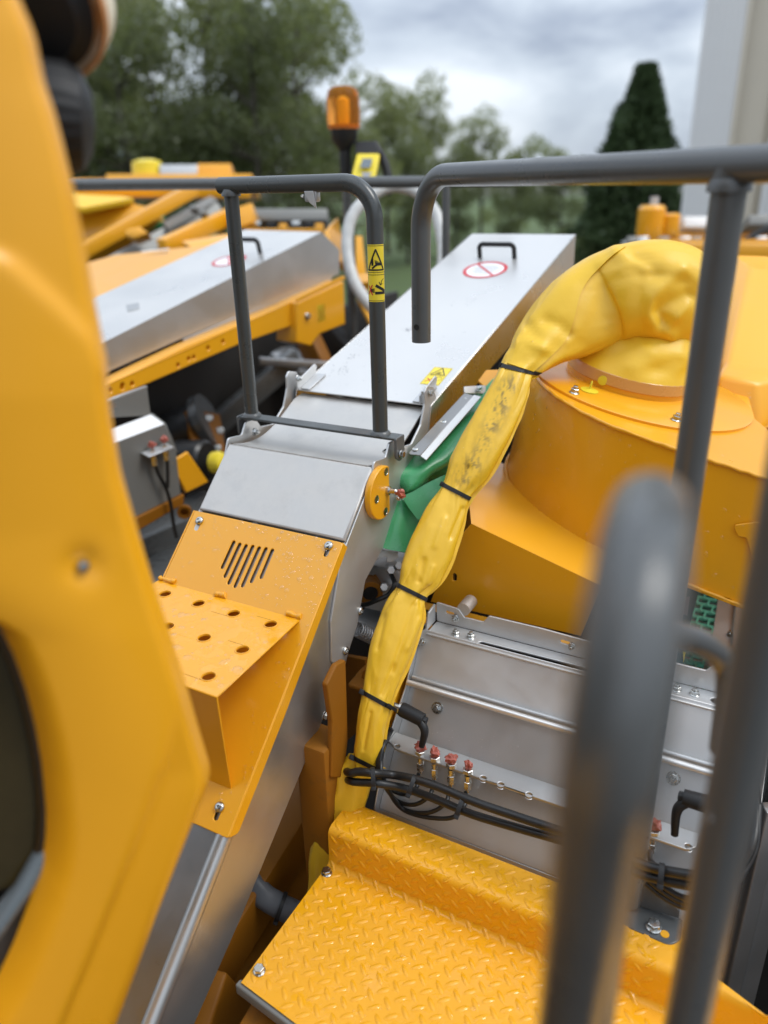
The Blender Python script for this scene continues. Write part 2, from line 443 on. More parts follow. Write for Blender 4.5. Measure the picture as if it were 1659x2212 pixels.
def disc_mesh(profile, seg=24, caps=True):
    """lathe round +z: list of (radius, height)"""
    vs = []; fs = []
    for r_, h_ in profile:
        for j in range(seg): vs.append((r_ * cos(2 * pi * j / seg), r_ * sin(2 * pi * j / seg), h_))
    for i in range(len(profile) - 1):
        for j in range(seg):
            k = (j + 1) % seg; fs.append((i * seg + j, i * seg + k, (i + 1) * seg + k, (i + 1) * seg + j))
    if caps:
        fs.append(tuple((len(profile) - 1) * seg + j for j in range(seg)))
        fs.append(tuple(range(seg))[::-1])
    return pydata(vs, fs)
def lathe(name, profile, loc, axis, m, parent=None, seg=28, kind=None, caps=True):
    me = disc_mesh(profile, seg, caps)
    me.transform(Matrix.Translation(loc) @ V(axis).to_track_quat('Z', 'Y').to_matrix().to_4x4())
    return mobj(name, soft(normals(me), 40), m, parent, kind=kind)
# --- fixings, in millimetres for M8, shared meshes
def hexm(r_, h0, h1, ch=0.0006):
    p = []
    bm = bmesh.new(); rings = []
    for rr, hh in ((r_, h0), (r_, h1 - ch), (r_ - ch * 1.5, h1)):
        rings.append([bm.verts.new((rr * cos(pi / 3 * i), rr * sin(pi / 3 * i), hh)) for i in range(6)])
    for a, b in zip(rings, rings[1:]):
        for i in range(6): bm.faces.new((a[i], a[(i + 1) % 6], b[(i + 1) % 6], b[i]))
    bm.faces.new(rings[-1]); bm.faces.new(rings[0][::-1])
    me = bpy.data.meshes.new('h'); bm.to_mesh(me); bm.free(); return me
def cyl(profile, seg=20): return disc_mesh(profile, seg)
FIX = {}
def mk(name, parts, m='zinc'):
    me = soft(normals(join(parts)), 35); me.materials.append(MT[m]); FIX[name] = me
mk('hex', [cyl([(.0088, 0), (.0088, .0012), (.0076, .0022)]), hexm(.0074, .002, .0078)])
mk('nut', [cyl([(.009, 0), (.009, .0012), (.0076, .0024)]), hexm(.0074, .002, .0085), cyl([(.0042, .007), (.0042, .0125), (.0036, .0132)], 14)])
mk('button', [cyl([(.0082, 0), (.0082, .0012), (.0074, .0032), (.0056, .0047), (.003, .0052), (.0027, .0035)])])
mk('washer_nut', [cyl([(.012, 0), (.012, .0016), (.0118, .0018)], 26), hexm(.0074, .0016, .008), cyl([(.0042, .007), (.0042, .011), (.0036, .0117)], 14)])
mk('rivet', [cyl([(.006, 0), (.0055, .0012), (.004, .002), (.0025, .0022), (.002, .0012)])])
mk('countersunk', [cyl([(.0085, 0), (.0085, .0004), (.0072, .0005), (.0066, -.0002), (.004, -.0002), (.0036, -.001)])])
def fix(kind, loc, nrm, parent, sc=1.0, name='bolt', spin=None):
    o = bpy.data.objects.new(name, FIX[kind])
    o.parent = parent
    o.matrix_parent_inverse = Matrix.Translation(-WLOC[parent.name])
    q = V(nrm).to_track_quat('Z', 'Y').to_matrix().to_4x4()
    o.matrix_basis = Matrix.Translation(loc) @ q @ Matrix.Rotation(random.uniform(0, 1) if spin is None else spin, 4, 'Z') @ Matrix.Scale(sc, 4)
    COL.objects.link(o); return o
# --- rain drops lying on a flat surface
def drops(parent, corners, n, rmin, rmax, seed=1, dens=None, avoid=(), off=0.0002, flat=0.42):
    rnd = random.Random(seed); rmin *= 1.45; rmax *= 1.2; n = int(n * .62); P = [V(c) for c in corners]
    nrm = (P[1] - P[0]).cross(P[3] - P[0]).normalized()
    if nrm.dot(EYE - P[0]) < 0: nrm = -nrm
    x = nrm.orthogonal().normalized(); y = nrm.cross(x); vs = []; fs = []; k = 0; tries = 0
    while k < n and tries < n * 30:
        tries += 1
        a, b = rnd.random(), rnd.random()
        if dens and rnd.random() > dens(a, b): continue
        q = (P[0] * (1 - a) + P[1] * a) * (1 - b) + (P[3] * (1 - a) + P[2] * a) * b
        r_ = rmin + (rmax - rmin) * rnd.random() ** 3.5
        if any((q - c).length < r0 + r_ for c, r0 in avoid): continue
        k += 1; st = rnd.uniform(.8, 1.3); an = rnd.uniform(0, pi); seg = 9; b0 = len(vs)
        wob = [rnd.uniform(.85, 1.15) for _ in range(seg)]
        for rr, hh in ((1, 0), (.88, .55), (.5, .92)):
            for j in range(seg):
                t = 2 * pi * j / seg; cx, cy = cos(t) * st * rr * wob[j], sin(t) / st * rr * wob[j]
                vs.append(q + nrm * (off + hh * flat * r_) + (x * (cx * cos(an) - cy * sin(an)) + y * (cx * sin(an) + cy * cos(an))) * r_)
        vs.append(q + nrm * (off + flat * r_))
        for i in range(2):
            for j in range(seg): fs.append((b0 + i * seg + j, b0 + i * seg + (j + 1) % seg, b0 + (i + 1) * seg + (j + 1) % seg, b0 + (i + 1) * seg + j))
        for j in range(seg): fs.append((b0 + 2 * seg + j, b0 + 2 * seg + (j + 1) % seg, b0 + 3 * seg))
    return mobj('rain_drops', pydata(vs, fs), 'drop', parent, smooth=True, kind='stuff')
# --- flat print on a flat or round surface; local x, y in metres mapped by f(x, y, lift)
def strip(f, pts, wd, lift, closed=False):
    pts = [V(p) for p in pts]; res = []; k = len(pts)
    for i in range(k if closed else k - 1):
        a, b = pts[i], pts[(i + 1) % k]; m_ = max(1, int((b - a).length / .003))
        d = (b - a).normalized(); e_ = V((-d.y, d.x)) * wd / 2; a = a - d * wd * .3; b = b + d * wd * .3
        for j in range(m_):
            p, q = a.lerp(b, j / m_), a.lerp(b, (j + 1) / m_)
            res.append([f(*(p - e_), lift), f(*(q - e_), lift), f(*(q + e_), lift), f(*(p + e_), lift)])
    return res
def polys(res):
    vs = []; fs = []
    for q in res: fs.append(tuple(range(len(vs), len(vs) + len(q)))); vs += q
    return pydata(vs, fs)
def crush_sticker(f, wd, hg, parent, name='warning_sticker', nx=10):
    """yellow warning label: a triangle with a crushed hand above, moving jaws with a hand below"""
    g = []
    for i in range(nx):
        x0, x1 = -wd / 2 + wd * i / nx, -wd / 2 + wd * (i + 1) / nx
        for j in range(8):
            y0, y1 = -hg / 2 + hg * j / 8, -hg / 2 + hg * (j + 1) / 8
            g.append([f(x0, y0, .0003), f(x1, y0, .0003), f(x1, y1, .0003), f(x0, y1, .0003)])
    st = mobj(name, polys(g), 'sticker', parent)
    s = wd / 30.; q = lambda x, y: (x * s, y * hg / 94.)
    k = []
    k += strip(f, [q(-12, 6), q(12, 6), q(0, 39)], 2.2 * s, .0006, True)
    for y in (45, 2, -2, -45): k += strip(f, [q(-14.5, y), q(14.5, y)], .7 * s, .0006)
    k += strip(f, [q(-5, 14), q(-5, 24)], 3 * s, .0006); k += strip(f, [q(1, 15.5), q(8, 15.5)], 4 * s, .0006)
    k += strip(f, [q(-5, 9), q(-1, 13), q(1, 14)], 2.6 * s, .0006)
    for a in ((-1, 22), (1, 21), (3, 20), (5, 18.5)): k += strip(f, [q(0, 14.5), q(*a)], 1.1 * s, .0006)
    k += strip(f, [q(0, -20), q(13, -29)], 4 * s, .0006); k += strip(f, [q(-1, -32), q(13, -32)], 4 * s, .0006)
    k += strip(f, [q(12, -9), q(8, -12), q(6, -19)], 1 * s, .0006); k += strip(f, [q(4, -14), q(6, -19), q(9, -16.5)], 1 * s, .0006)
    for y in (-25, -27, -29, -31): k += strip(f, [q(-9, y * .6 - 11), q(-3, y)], 1.1 * s, .0006)
    mobj('warning_print', polys(k), 'ink', st)
    r_ = strip(f, [q(-12, -20), q(-6, -35)], 1.6 * s, .0009) + strip(f, [q(-6, -19), q(-13, -34)], 1.6 * s, .0009)
    mobj('red_cross_print', polys(r_), 'redink', st)
    return st

exec_order = []
# ================================================================== THE LARGE STRUCTURE
# ground
gm = pydata([(-400, -400, 0), (400, -400, 0), (400, 400, 0), (-400, 400, 0)], [(0, 1, 2, 3)])
tag(mobj('ground', gm, 'ground'), 'grey gravel yard under the parked harvesters', None, None, 'structure')
lm = pydata([(-60, 15, .006), (70, 15, .006), (120, 140, .006), (-120, 140, .006)], [(0, 1, 2, 3)])
tag(mobj('lawn', lm, 'lawn'), 'mown green lawn running up to the trees', None, None, 'structure')

# building
def building():
    t = thing('warehouse', atd(1620, 700, 9.5) * 1, 'tall pale grey and beige clad warehouse wall at the edge of the yard', 'building')
    t.location.z = 0; WLOC[t.name] = V(t.location)
    p0 = onp(1487, 320, V((0, 9.0, 0)), V((0, 1, 0))); az = radians(112)
    d = V((sin(az), cos(az), 0)); n = V((-d.y, d.x, 0)); back = V((-cos(az), sin(az), 0)) * -1
    back = V((cos(az) * -1, sin(az), 0))
    back = back if back.y > 0 else -back
    base = V((p0.x, p0.y, 0)); x = 0
    for i, (wd, mname, dep) in enumerate([(.42, 'clad', 0.0), (.30, 'clad2', .10), (.06, 'clad2', .16), (.5, 'clad', .02), (.4, 'clad2', .1), (2.5, 'clad', 0.05)]):
        c = base + d * (x + wd / 2) + back * (dep + 2.0) + Z * 4.5
        box('wall_panel', c, d * wd / 2, back * 2.0, Z * 4.5, mname, t, .012); x += wd
    for k in range(30):
        if .40 < .03 + k * .06 < .80: continue
        c = base + d * (.03 + k * .06) - back * .012 + Z * 4.5
        box('cladding_rib', c, d * .012, back * .011, Z * 4.49, 'clad', t, .004)
    box('corner_flashing', base + d * .41 - back * .02 + Z * 4.5, d * .02, back * .015, Z * 4.495, 'clad2', t, .004)
building()

# trees
def leaf_mesh(blobs, n, size, seed, name):
    rnd = random.Random(seed); vs = []; fs = []
    tot = sum(b[1].x * b[1].y * b[1].z for b in blobs)
    for c, rad in blobs:
        k = int(n * rad.x * rad.y * rad.z / tot) + 40
        for _ in range(k):
            while True:
                p = V((rnd.uniform(-1, 1), rnd.uniform(-1, 1), rnd.uniform(-1, 1)))
                if p.length < 1: break
            if rnd.random() < .65 and p.length > 0: p = p.normalized() * rnd.uniform(.6, 1)
            q = c + V((p.x * rad.x, p.y * rad.y, p.z * rad.z))
            q += noise.noise_vector(q * 1.3) * .35
            a = V((rnd.gauss(0, 1), rnd.gauss(0, 1), rnd.gauss(0, .6))).normalized(); b = a.orthogonal().normalized()
            b = Matrix.Rotation(rnd.uniform(0, 6.3), 3, a) @ b; s = size * rnd.uniform(.6, 1.4); e_ = a.cross(b)
            i = len(vs)
            vs += [q - b * s, q + e_ * s * .45, q + b * s, q - e_ * s * .45]; fs.append((i, i + 1, i + 2, i + 3))
    me = pydata(vs, fs); me.materials.append(MT[name]); return me
def trunk_mesh(h, r0, limbs, seed):
    rnd = random.Random(seed); ms = []
    path = [V((noise.noise(V((seed, z * .4, 0))) * .35 * z / h * 2, noise.noise(V((0, z * .4, seed))) * .3, z)) for z in [h * i / 10 for i in range(11)]]
    ms.append(tube_mesh(path, [r0 * (1 - .85 * i / 10) for i in range(11)], 8))
    ends = []
    for i in range(limbs):
        k = rnd.randint(3, 9); a = rnd.uniform(0, 2 * pi); l = h * rnd.uniform(.18, .34) * (1.2 - k / 14)
        p = path[k]; d = V((cos(a), sin(a), rnd.uniform(.3, .9)))
        pts = [p, p + d * l * .5, p + V((d.x, d.y, d.z * 1.25)) * l]
        ms.append(tube_mesh(catmull(pts, 3), [r0 * .4 * (1 - .85 * j / 6) for j in range(7)], 6)); ends.append(pts[-1])
    me = join(ms); me.materials.append(MT['bark']); soft(me); return me, ends, path
def make_tree(h, seed, leafmat, nleaf, spread, low=.25, size=.1):
    tm, ends, path = trunk_mesh(h * .93, h * .018, 16, seed); rnd = random.Random(seed + 50); blobs = []
    for e_ in ends: blobs.append((e_, V((1, 1, .8)) * spread * rnd.uniform(.24, .42)))
    for i in range(10):
        z = h * rnd.uniform(low, .98); k = 1 - abs(z / h - .5) * 1.2; a = rnd.uniform(0, 6.3); rr = spread * .62 * max(.15, k) * rnd.uniform(.4, 1)
        blobs.append((V((cos(a) * rr, sin(a) * rr, z)), V((1, 1, .75)) * spread * rnd.uniform(.22, .38)))
    return tm, leaf_mesh(blobs, nleaf, size, seed, leafmat)
TR = [make_tree(12.5, 3, 'leaf', 7500, 4.2, size=.12), make_tree(11, 5, 'leafd', 8500, 4.0, .12, .13), make_tree(9, 9, 'leaf', 7000, 3.0, .1, .1)]
TRH = [max((v.co.z for v in a[1].vertices)) for a in TR]
def tree(kind, loc, rz, ytop, label, group='trees beyond the yard', nm='deciduous_tree'):
    px = CX + F_ * loc.x / (loc.y * FWD.y); sc = onp(px, ytop, loc, V((0, 1, 0))).z / TRH[kind]
    t = thing(nm, loc, label, 'tree', group)
    t.rotation_euler.z = rz; t.scale = (sc, sc, sc)
    for n_, me in (('trunk', TR[kind][0]), ('crown', TR[kind][1])):
        o = bpy.data.objects.new(n_, me); o.parent = t; COL.objects.link(o)
def gpos(px, Y): r_ = ray(px, 400); return V((r_.x * Y / r_.y, Y, 0))
for k, px, Y, rz, yt, lab in [
    (0, 140, 27, 0.3, -140, 'tall leafy green tree rising behind the cab lamp'),
    (1, 285, 24, 1.9, -20, 'dark dense tree right beside the black cab lamp'),
    (0, 470, 28, 2.5, -170, 'tall light green tree above the yellow hopper'),
    (1, 560, 25, 0.9, -40, 'dark green broad tree left of the amber beacon'),
    (0, 655, 27, 4.2, -70, 'loose light green tree right behind the amber beacon'),
    (0, 355, 30, 5.5, -130, 'light green tree filling the top between the cab lamp and the beacon'),
    (0, 215, 31, 1.2, -150, 'tall pale tree farthest back behind the cab lamp'),
    (0, 590, 32, 3.3, -60, 'tall pale tree farthest back behind the amber beacon'),
    (1, 60, 25, 4.0, -60, 'dark tree hidden mostly behind the yellow cab pillar'),
    (2, 760, 27, 2.2, 150, 'low bushy tree under the end of the tall tree row'),
    (2, 835, 36, 5.2, 135, 'pale thin topped tree to the right of the beacon'),
    (2, 905, 40, 0.9, 150, 'small round tree over the right rail bend'),
    (2, 1040, 44, 3.3, 215, 'pale feathery tree in the middle of the gap'),
    (2, 1125, 42, 1.1, 285, 'low green tree next to the conifer'),
    (2, 1190, 46, 4.4, 290, 'farthest low tree close to the conifer'),
    (1, 985, 33, 2.7, 300, 'dark bushy tree low behind the right rail'),
    (1, 1110, 33, 5.7, 340, 'dark bushy tree low behind the steel lid'),
    (1, 1215, 30, 1.2, 335, 'dark bushy tree at the foot of the conifer'),
    (1, 880, 31, .2, 290, 'dark bushy tree behind the hose loop'),
    (1, 500, 31, 3.1, 220, 'dark tree filling the gap behind the steel lid handle'),
    (1, 350, 32, 5.1, 190, 'dark tree filling the gap behind the yellow hopper'),
    (1, 690, 33, 1.0, 250, 'dark tree filling the gap behind the beacon pole'),
]:
    tree(k, gpos(px, Y), rz, yt, lab)
def conifer():
    p = gpos(1372, 17.5); t = thing('conifer_tree', p, 'dark narrow conifer with a pointed top left of the warehouse', 'tree')
    h = onp(1425, 135, V((0, 17.5, 0)), V((0, 1, 0))).z
    mobj('trunk', tube_mesh([p + Z * (h * i / 6) for i in range(7)], [.13 * (1 - .9 * i / 6) for i in range(7)], 8), 'bark', t)
    rnd = random.Random(4); vs = []; fs = []
    prof = lambda f: (1.52 * (1 - f) ** .98 + .13) * (1 if f > .06 else .75)
    n = 0
    while n < 30000:
        f = rnd.random() ** 1.25; r0 = prof(f)
        if f > .995: continue
        a_ = rnd.uniform(0, 2 * pi)
        lump = .96 + .30 * noise.noise(V((cos(a_) * 2.6, sin(a_) * 2.6, f * h * 1.5))) + .22 * noise.noise(V((cos(a_) * 5, sin(a_) * 6, f * h * 4)))
        rr = r0 * lump * (1.08 - .6 * rnd.random() ** 1.7)
        q = p + V((cos(a_) * rr, sin(a_) * rr, .25 + f * (h - .25)))
        d = V((cos(a_), sin(a_), .9)).normalized(); d = (d + V((rnd.gauss(0, .35), rnd.gauss(0, .35), rnd.gauss(0, .35)))).normalized()
        e_ = d.orthogonal().normalized(); e_ = Matrix.Rotation(rnd.uniform(0, 6.3), 3, d) @ e_; sz = rnd.uniform(.05, .10); i = len(vs)
        vs += [q - d * sz, q + e_ * sz * .45, q + d * sz, q - e_ * sz * .45]; fs.append((i, i + 1, i + 2, i + 3)); n += 1
    mobj('crown', pydata(vs, fs), 'conif', t)
    t2 = thing('shrub', gpos(1262, 17.2), 'rounded green shrub growing at the left foot of the conifer', 'shrub')
    p = gpos(1262, 17.2)
    mobj('foliage', leaf_mesh([(p + V((0, 0, .9)), V((.55, .55, 1.0))), (p + V((.5, .2, 1.2)), V((.5, .5, 1.1))), (p + V((-.3, .1, .6)), V((.4, .4, .8)))], 4500, .08, 8, 'leaf'), None, t2)
    mobj('stem', tube_mesh([p, p + Z * .9], .04, 6), 'bark', t2)
conifer()
# <<STRUCTURE-END>>
# ================================================================== OUR MACHINE
VR, VL = -0.61, -0.914                     # the chute's two sides
RCUT = 0.924                               # fall of the stepped chute face
UE = M.u; VE = M.v
# ---- chassis under everything with near-black sheets added to darken the gaps
def chassis():
    t = thing('machine_frame', M(.9, -.2, -1.9), 'dark yellow box section frame deep under the platform and the chutes', 'frame')
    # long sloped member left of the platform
    beam('cross_member', onp(700, 1640, M(1.05, -.55, 0), UE), M(.25, -.80, -1.42), .13, .10, 'shadepaint', t, bev=.008)
    beam('lower_member', M(1.02, -.70, -1.30), M(.10, -.72, -1.62), .10, .16, 'shadepaint', t, bev=.008)
    beam('lower_member', M(.62, -.66, -1.22), M(.05, -.52, -1.45), .05, .2, 'shadepaint', t, bev=.006)
    box('dark_floor_sheet', M(.9, -.1, -1.75), UE * 1.1, VE * 1.0, Z * .02, 'dark', t)
    box('dark_back_sheet', M(1.62, -.75, -1.35), UE * .02, VE * .55, Z * .45, 'dark', t)
    box('dark_back_sheet', M(1.75, .35, -1.35), UE * .02, VE * .55, Z * .5, 'dark', t)
    box('dark_wall_sheet', M(1.1, .62, -1.4), UE * .8, VE * .02, Z * .5, 'dark', t)
    beam('diagonal_member', atd(712, 1640, 1.80), atd(430, 2120, 1.62), .10, .15, 'shadepaint', t, bev=.012)
    beam('gusset', atd(600, 1800, 1.66), atd(545, 1860, 1.62), .05, .012, 'shadepaint', t, bev=.003)
    plate('lower_plate', [atd(440, 2010, 1.72), atd(600, 1890, 1.80), atd(640, 1980, 1.85), atd(600, 2300, 1.70), atd(300, 2300, 1.6)], .02, 'shadepaint', t)
    beam('lower_upright', atd(575, 1960, 1.66), atd(600, 2180, 1.75), .05, .05, 'shadepaint', t)
    plate('dark_gap_sheet', [atd(200, 1400, 2.3), atd(860, 1300, 2.3), atd(860, 2350, 2.1), atd(200, 2350, 2.1)], .02, 'dark', t)  # near-black sheet added to stand in for shade in the gap
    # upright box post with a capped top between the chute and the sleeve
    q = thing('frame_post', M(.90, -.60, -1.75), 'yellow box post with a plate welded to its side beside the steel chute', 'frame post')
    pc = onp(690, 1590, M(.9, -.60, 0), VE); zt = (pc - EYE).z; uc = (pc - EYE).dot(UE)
    box('post', M(uc, -.60, (zt - 1.75) / 2), UE * .032, VE * .030, Z * ((zt + 1.75) / -2 if False else (zt + 1.75) / 2), 'shadepaint', q, .007)
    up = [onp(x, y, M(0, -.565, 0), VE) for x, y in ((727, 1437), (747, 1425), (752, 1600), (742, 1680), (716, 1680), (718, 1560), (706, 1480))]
    plate('side_plate', up, .010, 'shadepaint', q, .002, r=.006)
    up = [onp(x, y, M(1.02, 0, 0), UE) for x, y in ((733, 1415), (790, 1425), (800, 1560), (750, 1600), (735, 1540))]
    plate('back_plate', up, .010, 'shadepaint', q, .002)
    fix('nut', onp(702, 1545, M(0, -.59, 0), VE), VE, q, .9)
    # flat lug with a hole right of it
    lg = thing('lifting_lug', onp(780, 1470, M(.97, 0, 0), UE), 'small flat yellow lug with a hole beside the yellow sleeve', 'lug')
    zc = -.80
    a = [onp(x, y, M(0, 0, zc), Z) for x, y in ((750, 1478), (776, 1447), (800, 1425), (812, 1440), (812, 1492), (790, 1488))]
    plate('lug_plate', a, .008, 'shadepaint', lg, .002, r=.006)
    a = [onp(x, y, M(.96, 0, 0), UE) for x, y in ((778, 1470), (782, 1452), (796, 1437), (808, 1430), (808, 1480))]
    plate('gusset', a, .008, 'shadepaint', lg, .002)
chassis()

# ---- the steel discharge chute
def chute():
    t = thing('discharge_chute', M(1.0, -.76, -1.2), 'stainless steel discharge chute with a bent top in the middle of the machine', 'chute')
    zc = lambda u: -.54 - (.957 - u) * RCUT          # sloped face
    cap = lambda u, v: M(u, v, zc(u))
    bu, bz = 1.062, zc(1.062) + .0005                  # bend under the gate bar
    ul, ur = -.914, VR
    # upper formed cover, bend to the black joint
    plate('upper_cover', [cap(1.062, ul - .002), cap(1.062, ur + .002), cap(.960, ur + .002), cap(.960, ul - .002)], .009, 'cover', t, .004)
    # long roll formed edge between the cover and the side
    for v_, s in ((ur, 1), (ul, -1)):
        tube('rolled_edge', [cap(.96, v_ - .010 * s) - Z * .010, cap(.10, v_ - .010 * s) - Z * .010], .0125, 'chuteside', t, seg=14)
    # dished trough between the gate bar and the lid
    vs = []; fs = []; n = 16
    prof = []
    for i in range(n + 1):
        f = i / n; u = 1.062 + f * .235
        zz = bz + (-.402 - bz) * f - .030 * sin(pi * min(1, f * 1.15)) ** 1.0 * (1 - .35 * f)
        prof.append((u, zz))
    for u, zz in prof:
        for j in range(7):
            vs.append(M(u, ul + .008 + (ur - ul - .016) * j / 6, zz))
    for i in range(n):
        for j in range(6): fs.append((i * 7 + j, i * 7 + j + 1, (i + 1) * 7 + j + 1, (i + 1) * 7 + j))
    me = pydata(vs, fs)
    bm = bmesh.new(); bm.from_mesh(me); bmesh.ops.solidify(bm, geom=bm.faces, thickness=.003); bm.to_mesh(me); bm.free()
    mobj('dished_cover', soft(me, 40), 'cover', t)
    # side cheeks with upswept hinge ears
    for v_, s in ((ur, 1), (ul, -1)):
        prof = [(1.300, -.360), (1.272, -.352), (1.262, -.362), (1.262, -.385), (1.245, -.420), (1.205, -.446), (1.165, -.440), (1.150, -.420), (1.120, -.418),
                (1.105, -.440), (1.065, bz + .008), (1.05, zc(1.05) - .012), (.957, zc(.957) - .012), (.940, zc(.94) - .02), (.905, -.66), (.90, -.735), (.918, -.765), (.945, -.757), (.985, -.715), (1.02, -.64), (1.10, -.60), (1.30, -.56), (1.34, -.44)]
        plate('cheek_plate', [M(u, v_ + .004 * s, z) for u, z in prof], .004, 'steel', t, .001, r=.008)
        f2 = [(1.20, zc(1.2) + .06), (1.06, zc(1.06) - .012), (.30, zc(.30) - .012), (.10, zc(.1) - .012), (.10, zc(.1) - .215), (.36, -1.205), (.62, -1.025), (.95, -.77), (1.02, -.66)]
        plate('side_wall', [M(u, v_, z) for u, z in f2[1:]], .003, 'chuteside', t, .001)
    # top face of the lower chute, below the stepped yellow cover
    plate('lower_cover', [cap(.957, ul + .010), cap(.957, ur - .011), cap(.10, ur - .011), cap(.10, ul + .010)], .003, 'chutetop', t, .001)
    plate('seam_gap', [cap(.605, -.682) + Z * .0006, cap(.605, -.685) + Z * .0006, cap(.20, -.685) + Z * .0006, cap(.20, -.682) + Z * .0006], .0006, 'dark', t, .0001)
    plate('green_liner', [M(.957, ul + .03, zc(.957) - .05), M(.957, ur - .03, zc(.957) - .05), M(.85, ur - .03, zc(.85) - .07), M(.85, ul + .03, zc(.85) - .07)], .003, 'green', t)
    # bearing flange on the cheek
    fl = []
    c = onp(829, 1065, M(0, VR + .016, 0), VE)
    R_ = .0475
    for k in range(30):
        a = 2 * pi * k / 30
        x = cos(a) * R_; y = sin(a) * R_
        if x > .022: x = .022
        fl.append(c + UE * x + Z * y)
    pl = plate('bearing_flange', fl, .012, 'paint', t, .002)
    for a in ((.010, .036), (-.026, -.002), (.004, -.036)):
        fix('countersunk', c + UE * a[0] + Z * a[1] + VE * .0006, VE, pl, .85)
    hub = lathe('grease_fitting', [(.008, 0), (.008, .004), (.005, .006), (.004, .014), (.005, .016), (.003, .019)], c + UE * .014 - VE * .0, VE, 'zinc', pl)
    red_cap(c + UE * .014 + VE * .024 - Z * .001, VE * .3 + UE * .2 - Z * .3, pl, .011, 5)
    for u, z in ((.985, -.703), (.930, -.752)):
        fix('button', M(u + .012, VR + .0045, z + .014), VE, t, .95)
    # lid with handle, resting on the chute and hinged between the ears
    rise = .2624
    lp = lambda u, v, d=0: M(u, v, -.392 + (u - 1.287) * rise + d)
    lid = plate('lid', [lp(1.285, VL + .004), lp(1.285, VR + .004), lp(2.215, VR + .004), lp(2.215, VL + .004)], .003, 'lid', t, .001)
    nrm = (UE * -rise + Z).normalized(); ud = (UE + Z * rise).normalized()
    for s, v_ in ((1, VR + .004), (-1, VL + .004)):
        plate('lid_flange', [lp(1.285, v_ + .002 * s, -.001), lp(2.215, v_ + .002 * s, -.001), lp(2.215, v_ + .002 * s, -.085), lp(1.75, v_ + .002 * s, -.083), lp(1.272, v_ + .002 * s, -.062)], .002, 'flange', lid, .0008)
    plate('end_flange', [lp(2.217, VL + .004), lp(2.217, VR + .004), lp(2.217, VR + .004, -.09), lp(2.217, VL + .004, -.09)], .002, 'lid', lid)
    # hinge tabs
    for v_, s in ((VR - .012, 1), (VL + .012, -1)):
        plate('hinge_tab', [lp(1.275, v_, .004), lp(1.275, v_, .022), lp(1.345, v_, .026), lp(1.352, v_, .018), lp(1.345, v_, .004)], .003, 'steel', lid, .0008, r=.004)
        plate('hinge_foot', [lp(1.285, v_, .004), lp(1.285, v_ - .022 * s, .004), lp(1.35, v_ - .022 * s, .004), lp(1.35, v_, .004)], .003, 'steel', lid)
        fix('nut' if s < 0 else 'hex', M(1.281, (VR + .005) if s > 0 else (VL + .010), -.368), VE, t, .8)
        if s > 0: fix('nut', M(1.281, VR - .003, -.368), -VE, t, .7)
    # handle
    hp = lambda x, y: onp(x, y, lp(1.9, -.76), nrm)
    a, b = hp(1035, 558), hp(1113, 556)
    hu = ((a - EYE).dot(UE) + (b - EYE).dot(UE)) / 2
    va, vb = (a - EYE).dot(VE), (b - EYE).dot(VE)
    tube('lid_handle', [lp(hu, va), lp(hu, va) + nrm * .036, lp(hu, vb) + nrm * .036, lp(hu, vb)], .0062, 'plastic', lid, bend=.012)
    # round prohibition sign
    c = hp(1048, 583); rad = .058
    g = lambda x, y, l: c + VE * x + ud * y + nrm * l
    ring = [[g(cos(a) * r0, sin(a) * r0, .0008), g(cos(b) * r0, sin(b) * r0, .0008), g(cos(b) * r1, sin(b) * r1, .0008), g(cos(a) * r1, sin(a) * r1, .0008)]
            for a, b in [(2 * pi * i / 48, 2 * pi * (i + 1) / 48) for i in range(48)] for r0, r1 in ((rad, rad * .84),)]
    dsc = mobj('prohibition_sign', pydata([g(cos(2 * pi * i / 48) * rad, sin(2 * pi * i / 48) * rad, .0004) for i in range(48)], [tuple(range(48))]), 'white', lid)
    mobj('sign_print', polys(ring + strip(g, [(-.034, .036), (.034, -.036)], .006, .0009)), 'redink', dsc)
    tx = []
    for i, (l0, l1) in enumerate(((-.026, .026), (-.036, .036), (-.03, .032), (-.034, .03), (-.022, .02))):
        y = .024 - i * .012; x = l0
        while x < l1:
            wd = random.uniform(.004, .010); tx += strip(g, [(x, y), (min(l1, x + wd), y)], .0035, .0007); x += wd + .003
    mobj('sign_text', polys(tx), 'greyink', dsc)
    # small warning label at the lid's lower corner
    P = [hp(x, y) for x, y in ((907, 829), (947, 833), (979, 796), (938, 793))]
    c2 = sum(P, V()) / 4; ex = ((P[1] - P[0]) + (P[2] - P[3])); ey = ((P[3] - P[0]) + (P[2] - P[1]))
    wd, hg = ex.length / 2, ey.length / 2; ex.normalize(); ey.normalize()
    lid_sticker(lambda x, y, l: c2 + ex * x + ey * y + nrm * l, wd, hg, lid)
    # smudges left on the lid
    rnd = random.Random(12); k = []
    for x, y, n_, sp in ((880, 713, 26, 9), (737, 800, 22, 16), (760, 770, 14, 12), (1010, 650, 10, 20)):
        c3 = hp(x, y); ex_ = VE; ey_ = ud
        for _ in range(n_):
            a_, b_ = rnd.gauss(0, sp * .0007), rnd.gauss(0, sp * .0009); l_ = rnd.uniform(.001, .004); an = rnd.uniform(0, 3.1)
            k += strip(lambda X, Y, l, c3=c3: c3 + ex_ * X + ey_ * Y + nrm * l, [(a_, b_), (a_ + l_ * cos(an), b_ + l_ * sin(an))], rnd.uniform(.0006, .0018), .0005)
    mobj('smudge_marks', polys(k), 'greyink', lid, kind='stuff')
    drops(lid, [lp(1.3, VL + .02), lp(1.3, VR - .02), lp(1.6, VR - .02), lp(1.6, VL + .02)], 25, .0015, .004, 3)
    # few drops in the trough
    return t
